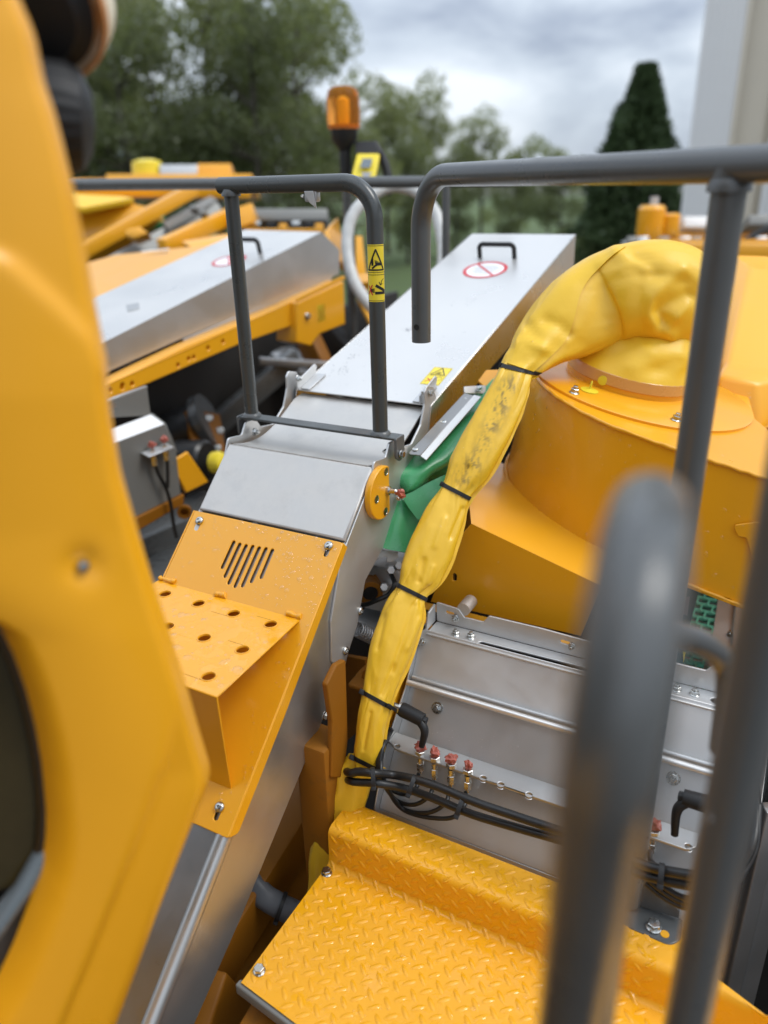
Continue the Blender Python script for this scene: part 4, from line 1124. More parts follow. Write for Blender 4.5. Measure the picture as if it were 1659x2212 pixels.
# ---- yellow tarpaulin hood over the blower inlet, drawn out into a sleeve
def sleeve_mesh(sec, nseg, ring, seed, amp, creases=(), soil=()):
    """sec: (px, py, depth, half width, half thickness in px, pleat)"""
    so_ = []
    P = [atd(a[0], a[1], a[2]) for a in sec]
    C = catmull(P, nseg); n = len(C)
    def lerp(k, i):
        f = i / nseg; a = int(min(f, len(sec) - 2)); g = f - a
        p0, p1, p2, p3 = sec[max(a - 1, 0)][k], sec[a][k], sec[a + 1][k], sec[min(a + 2, len(sec) - 1)][k]
        return 0.5 * (2 * p1 + (p2 - p0) * g + (2 * p0 - 5 * p1 + 4 * p2 - p3) * g * g + (3 * p1 - p0 - 3 * p2 + p3) * g ** 3)
    vs = []; fs = []
    for i in range(n):
        T = (C[min(i + 1, n - 1)] - C[max(i - 1, 0)]).normalized(); vd = (C[i] - EYE).normalized()
        s = T.cross(vd).normalized(); d = s.cross(T).normalized(); d = -d if d.dot(vd) > 0 else d
        dep = (C[i] - EYE).dot(FWD); a, b = max(.004, lerp(3, i)) * dep / F_, max(.004, lerp(4, i)) * dep / F_; pl = lerp(5, i)
        for j in range(ring):
            t = 2 * pi * j / ring
            ct, st = cos(t), sin(t)
            ex = .82                                    # slightly boxy oval
            x = (abs(ct) ** ex) * (1 if ct >= 0 else -1); y = (abs(st) ** ex) * (1 if st >= 0 else -1)
            p = C[i] + s * (a * x) + d * (b * y)
            q = p * 1
            nv = (s * (ct / max(a, 1e-4)) + d * (st / max(b, 1e-4))).normalized()
            g_ = max(0, pl - .7); k = g_ * (.0034 * (abs(sin(t * 2.5 + 3 * noise.noise(V((i * .02, seed, 0))))) ** .6 - .5) + .0016 * sin(t * 6 + 2.5 * noise.noise(V((i * .06, seed + 4, 0)))))
            nn = noise.noise(q * 22 + V((seed, 0, 0))); r2 = noise.noise(q * 9 + V((0, seed, 0)))
            fold = (1 - abs(noise.noise(V((t * 1.1 + i * .03, i * .045, seed)))) * 2.2)
            f2 = 1 - abs(noise.noise(V((t * 1.9 - i * .05, i * .03 + 9, seed * 2)))) * 3.2
            vo = V((a * ct * 13, b * st * 13, i * .0042 * 3.2 + seed)); vo += noise.noise_vector(vo * .8) * .35
            dd = noise.voronoi(vo)[0]; v2 = noise.voronoi(vo * 2.1 + V((5, 1, 2)))[0]
            k += amp * (2.6 * min(.55, dd[1] - dd[0]) + .9 * min(.5, v2[1] - v2[0]) - .9) + amp * .5 * r2 + amp * .5 * max(0, fold) ** 1.2
            w_ = p + nv * k
            rel = w_ - EYE; dz = rel.dot(FWD); X, Y = CX + F_ * rel.dot(RT) / dz, CY - F_ * rel.dot(UPV) / dz
            if nv.dot(vd) < .1:
                for line, dp, wd in creases:
                    w_ = w_ + nv * dp * math.exp(-(seg_dist(X, Y, line) / wd) ** 2)
            sv = 0
            for line, st_, wd in soil:
                sv = max(sv, st_ * math.exp(-(seg_dist(X, Y, line) / wd) ** 2) * max(0, min(1, .35 + 2.2 * noise.noise(V((X * .06, Y * .025, 1))) + 2.0 * noise.noise(V((X * .22, Y * .09, 7))))))
            so_.append(sv if nv.dot(vd) < .2 else 0)
            vs.append(w_)
    for i in range(n - 1):
        for j in range(ring): fs.append((i * ring + j, i * ring + (j + 1) % ring, (i + 1) * ring + (j + 1) % ring, (i + 1) * ring + j))
    fs.append(tuple(range(ring))[::-1]); fs.append(tuple((n - 1) * ring + j for j in range(ring)))
    me = pydata(vs, fs)
    if soil:
        at = me.attributes.new('soil', 'FLOAT', 'POINT'); at.data.foreach_set('value', so_)
    return normals(me)
def seg_dist(x, y, line):
    best = 1e9
    for (ax, ay), (bx, by) in zip(line, line[1:]):
        dx, dy = bx - ax, by - ay; t = max(0, min(1, ((x - ax) * dx + (y - ay) * dy) / (dx * dx + dy * dy)))
        best = min(best, hypot(x - ax - dx * t, y - ay - dy * t))
    return best
def tie(px, py, d, dirpx, hw, ht, parent, head=-1, tilt=0, wd=.0070, bv=None):
    """flat black cable tie round a gathered bundle: an oval band with its square head"""
    c = atd(px, py, d); k = d / F_; vd = (c - EYE).normalized()
    s = (RT * dirpx[0] - UPV * dirpx[1]); s -= vd * s.dot(vd); s.normalize(); T = s.cross(vd).normalized(); b_ = -vd
    n = 40; vs = []; fs = []
    for j in range(n):
        t = 2 * pi * j / n
        for rr, hh in ((0, -1), (1, -1), (1, 1), (0, 1)):
            o_ = T * hh * wd / 2; dr = s * cos(t) * hw * k + b_ * sin(t) * ht * k; q = None
            if bv is not None:
                far = c + o_ + dr.normalized() * .12; q = bv.ray_cast(far, -dr.normalized(), .12)[0]
            if q is not None: vs.append(q + dr.normalized() * (.0004 + rr * .0016))
            else: vs.append(c + o_ + s * cos(t) * (hw * k + rr * .0016) + b_ * sin(t) * (ht * k + rr * .0016))
    for j in range(n):
        m_ = (j + 1) % n
        for q in range(4): fs.append((j * 4 + q, j * 4 + (q + 1) % 4, m_ * 4 + (q + 1) % 4, m_ * 4 + q))
    hc = c + s * head * hw * k * .98 + b_ * ht * k * .3
    me = join([pydata(vs, fs), box_mesh(hc, s * .005, T * .0042, b_ * .0035, .001)])
    return mobj('cable_tie', soft(normals(me), 40), 'plastic', parent)
def sleeve():
    t = thing('tarpaulin_sleeve', atd(1300, 760, 1.5), 'yellow tarpaulin hood drawn from the blower inlet into a long tied sleeve', 'tarpaulin')
    sec = [(1528, 690, 1.53, 34, 34, 0), (1508, 674, 1.51, 82, 62, .2), (1466, 652, 1.465, 104, 94, .3), (1415, 635, 1.445, 108, 110, .4), (1350, 638, 1.445, 103, 100, .5), (1288, 660, 1.45, 98, 84, .8), (1232, 693, 1.43, 87, 62, 1.2),
           (1178, 733, 1.41, 63, 44, 1.7), (1140, 772, 1.385, 45, 30, 1.9), (1118, 796, 1.375, 33, 22, 2.0), (1103, 832, 1.36, 38, 26, 1.6), (1080, 885, 1.35, 45, 30, .8), (1048, 948, 1.34, 48, 32, .5), (1015, 1010, 1.335, 45, 30, 1.0), (986, 1062, 1.33, 31, 22, 2.0),
           (962, 1112, 1.325, 42, 27, 1.2), (932, 1185, 1.315, 50, 31, .6), (908, 1240, 1.31, 46, 29, 1.2), (889, 1278, 1.305, 31, 22, 2.0), (872, 1322, 1.30, 43, 28, 1.4), (847, 1395, 1.29, 46, 29, .6), (826, 1460, 1.285, 38, 26, .8), (812, 1515, 1.28, 31, 22, 1.4),
           (803, 1560, 1.28, 32, 22, .9), (797, 1610, 1.285, 31, 22, .9), (790, 1652, 1.295, 27, 20, 1.6)]
    cr = [([(1475, 585), (1430, 615), (1405, 645), (1402, 680), (1420, 712), (1450, 724)], .008, 15), ([(1490, 640), (1450, 655), (1425, 675), (1435, 700)], -.011, 20), ([(1490, 655), (1450, 700), (1440, 712)], .006, 9),
          ([(1370, 560), (1430, 600), (1480, 605)], -.007, 22), ([(1330, 545), (1395, 580)], .006, 14), ([(1320, 600), (1300, 680), (1262, 735)], -.006, 28),
          ([(1180, 690), (1210, 700), (1230, 720)], -.006, 12), ([(1150, 740), (1180, 760)], .006, 9), ([(1140, 700), (1160, 730), (1150, 770)], -.005, 10),
          ([(1010, 1010), (990, 1050)], -.006, 7), ([(1000, 1100), (985, 1135), (975, 1160)], -.007, 8), ([(960, 1120), (940, 1180)], .005, 9), ([(915, 1210), (905, 1255)], -.007, 8), ([(935, 1225), (925, 1260)], .004, 7),
          ([(895, 1310), (865, 1400), (850, 1450)], -.006, 10), ([(905, 1340), (880, 1400)], .006, 10), ([(830, 1330), (815, 1400)], -.005, 8), ([(850, 1440), (825, 1500)], -.006, 8), ([(800, 1540), (785, 1620)], -.005, 6)]
    so = [([(1098, 835), (1080, 880), (1062, 920)], .8, 18), ([(1048, 950), (1030, 985)], .6, 16), ([(1022, 1000), (1005, 1030)], .7, 22), ([(1110, 820), (1085, 850)], .6, 14), ([(1170, 730), (1150, 770)], .3, 20)]
    cr = [(l, d if min(p[1] for p in l) < 800 else d * .5, w_ if min(p[1] for p in l) < 800 else w_ * .7) for l, d, w_ in cr]
    me = sleeve_mesh(sec, 16, 140, 3.7, .0020, cr, so)
    hood = mobj('sleeve', soft(me, 80), 'dirtytarp', t)
    # overlapping flap with a stitched hem, lying on the hood
    from mathutils.bvhtree import BVHTree
    hv = [v.co + hood.location for v in me.vertices]
    bv = BVHTree.FromPolygons(hv, [tuple(p.vertices) for p in me.polygons])
    def drape(x, y, lift):
        r_ = ray(x, y).normalized(); h_ = bv.ray_cast(EYE, r_)
        return (h_[0] - r_ * lift) if h_[0] is not None else None
    edge = [(1352, 531), (1322, 552), (1293, 580), (1270, 606), (1252, 640), (1240, 690), (1222, 735), (1190, 770), (1153, 803)]
    ridge = [(1330, 533), (1296, 551), (1262, 574), (1225, 602), (1186, 638), (1150, 680), (1126, 716), (1106, 752), (1090, 782)]
    e2 = catmull([V((x, y, 0)) for x, y in edge], 6); r2 = catmull([V((x, y, 0)) for x, y in ridge], 6); vs = []; fs = []; nw = 10; k = 0
    for a, b in zip(e2, r2):
        last = None
        for j in range(nw + 1):
            q = a.lerp(b, j / nw); h_ = drape(q.x, q.y, .0045 * (1 - j / nw) ** .5 + .0008)
            if h_ is None: h_ = last if last is not None else atd(q.x, q.y, 1.42)
            vs.append(h_); last = h_
    for i in range(len(e2) - 1):
        for j in range(nw): fs.append((i * (nw + 1) + j, i * (nw + 1) + j + 1, (i + 1) * (nw + 1) + j + 1, (i + 1) * (nw + 1) + j))
    fm = pydata(vs, fs); bm = bmesh.new(); bm.from_mesh(fm); bmesh.ops.recalc_face_normals(bm, faces=bm.faces)
    if sum(f.normal.dot(EYE - f.calc_center_median()) for f in bm.faces) < 0: bmesh.ops.reverse_faces(bm, faces=bm.faces)
    bmesh.ops.solidify(bm, geom=bm.faces[:], thickness=.0012); bm.to_mesh(fm); bm.free()
    mobj('hem_flap', soft(fm, 60), 'tarp', hood)
    # welded fin along the sleeve's right hand edge
    P_ = [atd(a[0], a[1], a[2]) for a in sec[9:]]; C_ = catmull(P_, 10); vs = []; fs = []
    for i, c in enumerate(C_):
        T = (C_[min(i + 1, len(C_) - 1)] - C_[max(i - 1, 0)]).normalized(); vd = (c - EYE).normalized(); s_ = T.cross(vd).normalized()
        if s_.dot(RT) < 0: s_ = -s_
        h_ = bv.ray_cast(c + s_ * .12 + vd * .004, -s_, .12)[0]
        q = (h_ if h_ is not None else c + s_ * .03)
        wv = .0055 + .002 * noise.noise(V((i * .15, 3, 3))); off = vd * (.003 * noise.noise(V((i * .22, 9, 1))))
        vs += [q - s_ * .003, q + s_ * wv + off]
    for i in range(len(C_) - 1): fs.append((i * 2, i * 2 + 1, i * 2 + 3, i * 2 + 2))
    me2 = pydata(vs, fs); bm = bmesh.new(); bm.from_mesh(me2); bmesh.ops.recalc_face_normals(bm, faces=bm.faces); bmesh.ops.solidify(bm, geom=bm.faces[:], thickness=.0016); bm.to_mesh(me2); bm.free()
    mobj('welded_seam', soft(me2, 50), 'tarp', hood)
    # rain beads on the cloth
    rnd = random.Random(77); vs = []; fs = []
    for _ in range(420):
        x, y = rnd.uniform(740, 1500), rnd.uniform(540, 1650); h_ = bv.ray_cast(EYE, ray(x, y).normalized())
        if h_[0] is None: continue
        n_ = h_[1] if h_[1].dot(EYE - h_[0]) > 0 else -h_[1]; r_ = .0007 + .0014 * rnd.random() ** 3; tx = n_.orthogonal().normalized(); ty = n_.cross(tx); b0 = len(vs)
        for rr_, hh in ((1, .1), (.75, .5)):
            for j in range(7): vs.append(h_[0] + (tx * cos(j * .8976) + ty * sin(j * .8976)) * r_ * rr_ + n_ * (hh * r_))
        vs.append(h_[0] + n_ * r_ * .7)
        for j in range(7):
            fs.append((b0 + j, b0 + (j + 1) % 7, b0 + 7 + (j + 1) % 7, b0 + 7 + j)); fs.append((b0 + 7 + j, b0 + 7 + (j + 1) % 7, b0 + 14))
    mobj('rain_drops', pydata(vs, fs), 'drop', t, smooth=True, kind='stuff')
    # skirt from the inlet ring up into the hood
    vs = []; fs = []; rc = B(1.54, -.215, WT + .036); n = 72; m_ = 16
    for i in range(m_ + 1):
        f = i / m_
        for j in range(n):
            a = 2 * pi * j / n
            r_ = .1225 + .009 * sin(pi * f) - .055 * f
            c = rc + W2 * (f * .095) + V2 * (.012 * f) + UE * (.030 * f)
            q = c + (UE * cos(a) + V2 * sin(a)) * r_
            k = .010 * noise.noise(V((cos(a) * 2.2, sin(a) * 2.2, f * 2.2))) * min(1, f * 4) + .004 * max(0, 1 - abs(noise.noise(V((a * 1.3, f * 2.5, 4.4)))) * 4) * min(1, f * 4)
            vs.append(q + (UE * cos(a) + V2 * sin(a)) * k)
    for i in range(m_):
        for j in range(n): fs.append((i * n + j, i * n + (j + 1) % n, (i + 1) * n + (j + 1) % n, (i + 1) * n + j))
    mobj('skirt', soft(normals(pydata(vs, fs)), 70), 'tarp', t)
    for (x, y, d, dp, hw) in ((1117, 797, 1.372, (1, .24), 34), (986, 1062, 1.327, (1, .52), 34), (889, 1279, 1.302, (1, .5), 33), (813, 1512, 1.277, (1, .55), 36), (788, 1650, 1.29, (1, .5), 31)):
        tie(x, y, d, dp, hw, 25, t, bv=bv)
    # tail of the fourth tie to the clamp lever
    a, b = atd(838, 1523, 1.26), atd(858, 1536, 1.285)
    beam('tie_tail', a, b, .004, .006, 'plastic', t, bev=.001)
    # seam strip along the hood's upper edge
    low = [(776, 1640, 1.30, 28, 20, 1.0), (762, 1672, 1.305, 38, 24, 1.0), (752, 1712, 1.315, 42, 26, .8), (736, 1760, 1.33, 44, 28, .6), (716, 1815, 1.345, 42, 26, .6), (700, 1868, 1.355, 36, 24, .6), (690, 1930, 1.365, 28, 20, .5)]
    t2 = thing('sleeve_end', atd(740, 1800, 1.33), 'loose lower end of yellow sleeve cloth hanging beside the platform', 'tarpaulin')
    mobj('cloth', soft(sleeve_mesh(low, 12, 64, 8.2, .0045), 70), 'dirtytarp', t2)
    # oil smears on the sleeve are in its material
sleeve()
# ---- green tarpaulin and its clamp strip
def green():
    t = thing('green_tarpaulin', M(1.2, -.5, -.6), 'folded glossy green tarpaulin between the steel lid and the yellow sleeve', 'tarpaulin')
    def sheet(name, rows, th=.003, sub=2, amp=.003, seed=1):
        vs = []; fs = []; w_ = len(rows[0])
        for r_ in rows:
            for (x, y, d) in r_: vs.append(atd(x, y, d))
        for i in range(len(rows) - 1):
            for j in range(w_ - 1): fs.append((i * w_ + j, i * w_ + j + 1, (i + 1) * w_ + j + 1, (i + 1) * w_ + j))
        me = pydata(vs, fs); bm = bmesh.new(); bm.from_mesh(me)
        bmesh.ops.subdivide_edges(bm, edges=bm.edges[:], cuts=4, use_grid_fill=True, smooth=.5)
        for v in bm.verts: v.co += noise.noise_vector(v.co * 16 + V((seed, 0, 0))) * amp + noise.noise_vector(v.co * 45) * amp * .35
        bmesh.ops.recalc_face_normals(bm, faces=bm.faces)
        bmesh.ops.solidify(bm, geom=bm.faces[:], thickness=th); bm.to_mesh(me); bm.free()
        return mobj(name, soft(me, 60), 'green', t)
    # upper bulging roll under the strip
    sheet('upper_fold', [[(868, 975, 1.45), (905, 970, 1.44), (960, 925, 1.475), (1015, 868, 1.535), (1075, 810, 1.59)],
                         [(853, 1002, 1.425), (900, 1000, 1.415), (960, 962, 1.435), (1020, 900, 1.485), (1080, 845, 1.54)],
                         [(855, 1030, 1.40), (893, 1030, 1.392), (955, 1005, 1.412), (1015, 955, 1.448), (1070, 900, 1.50)],
                         [(866, 1058, 1.41), (880, 1062, 1.39), (940, 1030, 1.43), (1000, 995, 1.46), (1060, 945, 1.50)],
                         [(872, 1068, 1.44), (886, 1062, 1.44), (940, 1036, 1.45), (1000, 1005, 1.46), (1060, 960, 1.5)]], seed=1, amp=.003)
    sheet('lower_apron', [[(846, 1020, 1.415), (862, 1042, 1.41), (890, 1064, 1.43), (950, 1045, 1.46)],
                          [(842, 1075, 1.41), (866, 1085, 1.40), (900, 1100, 1.41), (950, 1090, 1.44)],
                          [(832, 1122, 1.40), (856, 1130, 1.39), (890, 1140, 1.40), (940, 1140, 1.42)],
                          [(812, 1180, 1.385), (840, 1186, 1.38), (880, 1192, 1.38), (930, 1195, 1.40)]], seed=2, amp=.003)
    sheet('flap', [[(868, 1072, 1.392), (890, 1062, 1.39), (930, 1040, 1.39), (985, 1015, 1.41)],
                   [(882, 1096, 1.385), (910, 1085, 1.382), (950, 1068, 1.38), (1000, 1045, 1.40)],
                   [(902, 1123, 1.38), (925, 1110, 1.378), (960, 1095, 1.375), (1005, 1075, 1.39)]], seed=3, amp=.001)
    fix('nut', atd(861, 1076, 1.388), (EYE - atd(861, 1076, 1.388)) - UE, t, .6)
    s = thing('clamp_strip', atd(950, 920, 1.43), 'bent stainless clamp strip with three screws over the green tarpaulin', 'strip')
    zs = -.455
    A_ = [atd(879, 980, 1.400), atd(908, 984, 1.392), atd(1024, 853, 1.50), atd(1003, 850, 1.515)]
    n_ = (A_[1] - A_[0]).cross(A_[3] - A_[0])
    plate('top_flange', A_, .003, 'chutetop', s, .0008, r=[.008, 0, 0, 0])
    plate('front_flange', [A_[1], atd(921, 994, 1.388), atd(1040, 856, 1.497), A_[2]], .003, 'steel', s, .0008)
    nv = n_.normalized(); nv = nv if nv.dot(EYE - A_[0]) > 0 else -nv
    for x, y in ((897, 970), (958, 911), (1009, 861)): fix('rivet', onp(x, y, A_[0] + nv * .0005, nv), nv, s, 1.0, name='screw')
    b = thing('support_bracket', atd(1020, 835, 1.56), 'small bent steel bracket with a bolt below the lid flange', 'bracket')
    plate('bracket_plate', [atd(1003, 850, 1.525), atd(1003, 834, 1.53), atd(1050, 832, 1.56), atd(1050, 850, 1.55)], .004, 'steel', b, .001, r=.004)
    fix('hex', atd(1036, 841, 1.54), Z - UE * .3, b, .8)
    plate('yellow_lug', [atd(1033, 822, 1.58), atd(1050, 800, 1.60), atd(1110, 796, 1.60), atd(1110, 830, 1.58), atd(1045, 832, 1.57)], .006, 'paint', b, .001)
green()
# ---- stainless hopper trough behind the platform
def trough():
    v0 = -.515; v1 = (M.onu(1580, 1850, .885) - EYE).dot(VE)
    t = thing('steel_trough', M(.95, -.2, -1.2), 'long stainless steel trough wall with a round rod across it behind the platform', 'trough')
    A_, Bf, C_ = (1.045, -.734), (.998, -.818), (.866, -.999)
    D_ = (.80, -1.15)
    off = .013
    P = lambda q, v, o=off: M(q[0] + o, v, q[1])
    plate('upper_panel', [P(A_, v0), P(A_, v1), P(Bf, v1), P(Bf, v0)], .003, 'steel', t, .001, r=[.008, 0, 0, 0])
    plate('lower_panel', [P(Bf, v0, off + .004), P(Bf, v1, off + .004), P(C_, v1, off + .004), P(C_, v0, off + .004)], .003, 'side', t, .001)
    plate('skirt_panel', [P(C_, v0, off + .003), P(C_, v1, off + .003), P(D_, v1), P(D_, v0)], .003, 'side', t, .001)
    tube('fold_lip', [P(Bf, v0 + .004, off - .001) + Z * .012, P(Bf, v1, off - .001) + Z * .012], .004, 'brush', t, seg=10)
    for v_ in (v0, v1):
        plate('end_flange', [M(*((A_[0] + .05, v_, A_[1] + .0))), M(A_[0], v_, A_[1]), M(Bf[0] - .006, v_, Bf[1]), M(.915, v_, -.890), M(C_[0], v_, C_[1]), M(D_[0], v_, D_[1]), M(D_[0] + .1, v_, D_[1]), M(C_[0] + .05, v_, C_[1]), M(Bf[0] + .05, v_, Bf[1])], .003, 'side', t, .001, r=[0, .012, .004, 0, 0, 0, 0, 0, 0])
    rod = onp(890, 1477, M(Bf[0] - .004, 0, 0), UE); zr = (rod - EYE).z
    tube('cross_rod', [M(Bf[0] - .004, v0 + .002, zr), M(Bf[0] - .004, v1, zr)], .0052, 'lid', t, seg=16)
    rn = (V(P(A_, 0)) - V(P(Bf, 0))).cross(VE).normalized(); rn = rn if rn.dot(EYE - P(A_, 0)) > 0 else -rn
    ln = (V(P(Bf, 0)) - V(P(C_, 0))).cross(VE).normalized(); ln = ln if ln.dot(EYE - P(C_, 0)) > 0 else -ln
    lo = P(C_, 0, off + .0035)
    fix('nut', onp(906, 1385, M(0, v0 + .002, 0), VE), VE, t, .85)
    for x, y, yy in ((945, 1529, 1497), (1455, 1681, 1645)):
        c = onp(x, y, lo, ln); s_ = onp(x + 3, yy, lo, ln)
        plate('slot', [c + VE * .004 + ln * .0004, s_ + VE * .004 + ln * .0004, s_ - VE * .004 + ln * .0004, c - VE * .004 + ln * .0004], .0004, 'side', t, .0001, r=.004)
        fix('washer_nut', c + ln * .0006, ln, t, .86)
    # flange carrying the grease points
    zf = -.884; f0, f1 = .950, .912
    holes = []
    for x, y in ((858, 1612), (1044, 1680), (1082, 1694), (1143, 1716), (1487, 1828)):
        holes.append((onp(x, y, M(0, 0, zf), Z), .0052))
    ve = (onp(1502, 1836, M(0, 0, zf), Z) - EYE).dot(VE)
    fl = plate('grease_flange', [M(f0, v0, zf), M(f0, ve, zf), M(f1 + .01, ve, zf), M(f1, ve - .012, zf), M(f1, v0 + .022, zf), M(f1 + .012, v0, zf)], .005, 'brush', t, .001, holes=holes)
    for i, (x, y) in enumerate(((908, 1628), (939, 1641), (975, 1655), (1011, 1668), (1412, 1800))):
        c = onp(x, y, M(0, 0, zf), Z)
        me = join([hexm(.0088, 0, .0075), cyl([(.0048, -.006), (.0048, -.020), (.0052, -.020), (.0052, -.006)], 14), hexm(.0066, -.034, -.018), cyl([(.0042, -.040), (.0042, -.033)], 12)])
        me.transform(Matrix.Translation(c) @ Matrix.Rotation(.3 + i * .4, 4, 'Z'))
        ft = mobj('hydraulic_fitting', soft(normals(me), 35), 'fitting', fl)
        red_cap(c + Z * .0135, Z + V((.2 * (i % 2), .1, 0)), fl, .0115 if i != 3 else .009, 11 + i)
    # bracket on the top edge
    zs = A_[1] - .004; ub = 1.098
    sl0, sl1 = onp(1036, 1389, M(0, 0, zs), Z), onp(1300, 1456, M(0, 0, zs), Z)
    q = lambda x, y: onp(x, y, M(0, 0, zs), Z)
    plate('shelf', [M(ub, -.505, zs), M(ub, v1, zs), M(1.052, v1, zs), M(1.052, -.505, zs)], .004, 'steel', t, .001, holes=[(sl0 + VE * .004, sl1, .007), (q(1545, 1513), q(1600, 1529), .007)])
    e = lambda x, y: onp(x, y, M(ub, 0, 0), UE)
    plate('upright', [e(942, 1301), e(990, 1316), e(1003, 1334), e(1044, 1344), e(1056, 1331), e(1170, 1358), M(ub, -.20, -.704), M(ub, -.05, -.704), M(ub, -.04, -.690), M(ub, v1, -.690), M(ub, v1, zs), M(ub, -.505, zs)], .004, 'steel', t, .001, r=.004, holes=[(e(966, 1323), e(977, 1326), .0035), (e(1214, 1386), e(1228, 1390), .0035)])
    plate('end_tab', [M(ub, -.507, zs), M(ub, -.507, -.703), M(1.07, -.507, -.706), M(1.06, -.507, zs)], .004, 'steel', t, .001)
    fix('nut', e(984, 1334) - UE * .001, -UE, t, .8); fix('nut', e(1236, 1395) - UE * .001, -UE, t, .7)
    lathe('spacer', [(.012, 0), (.012, .035)], e(1000, 1318) + UE * .002, UE, 'steel', t)
    for x, y in ((984, 1371), (1017, 1377), (1461, 1490), (1500, 1500)): fix('nut', onp(x, y, M(0, 0, zs), Z), Z, t, .85)
    drops(t, [onp(x, y, lo + ln * .0004, ln) for x, y in ((905, 1540), (1120, 1605), (1110, 1690), (885, 1610))], 110, .0008, .0030, 31, lambda a, b: 1 - .7 * a, (), .0002)
    drops(t, [onp(x, y, lo + ln * .0004, ln) for x, y in ((1420, 1680), (1530, 1715), (1510, 1800), (1405, 1770))], 40, .001, .0028, 32, None, (), .0002)
    # beads hanging on the rod
    for k in range(14):
        v_ = v0 + .03 + k * .041 + random.uniform(-.01, .01)
        lathe('rain_bead', [(.0016, 0), (.0021, .002), (.0012, .004)], M(Bf[0] - .004, v_, zr - .0048), -Z, 'drop', t, 10)
    # clamping levers
    for n_, (x0, y0, x1, y1, tip, lab) in enumerate(((866, 1531, 914, 1556, (911, 1612), 'black clamping lever on the left end of the steel trough'), (1530, 1738, 1476, 1722, (1457, 1803), 'black clamping lever between the two blurred posts'))):
        du = .93 if n_ == 0 else .915
        a, b = onp(x0, y0, M(du, 0, 0), UE), onp(x1, y1, M(du, 0, 0), UE)
        l = thing('clamping_lever', a, lab, 'lever', 'clamping levers on the trough')
        ax = (b - a).normalized()
        lathe('hub', [(.0115, 0), (.0125, .004), (.0115, (b - a).length)], a, ax, 'plastic', l, 24)
        lathe('end_cap', [(.0075, 0), (.0075, .006), (.005, .007)], b, ax, 'plastic', l, 8)
        lathe('washer', [(.0105, -.004), (.0105, 0)], a, ax, 'zinc', l, 20); lathe('stud', [(.005, -.022), (.005, -.003)], a, ax, 'zinc', l, 12)
        s0 = b - ax * .010; tp = onp(*tip, M(du - .012, 0, 0), UE)
        bend = s0.lerp(tp, .35) + ax * (.010) + (EYE - s0).normalized() * .006
        path = catmull([s0, bend, tp], 8); k = len(path)
        tube('handle', path, [.0085 - .0035 * i / k for i in range(k)], 'plastic', l, seg=14)
    y_ = thing('bent_bracket', M(.97, -.53, -.9), 'bent yellow support arm between the sleeve and the steel trough', 'bracket')
    pv = lambda x, y: onp(x, y, M(0, v0 - .012, 0), VE)
    plate('arm', [pv(914, 1352), pv(926, 1335), pv(934, 1320), pv(935, 1362), pv(905, 1390), pv(893, 1450), pv(866, 1545), pv(878, 1572), pv(846, 1600), pv(846, 1560), pv(828, 1535), pv(840, 1500), pv(872, 1405)], .006, 'paint', y_, .0015)
trough()

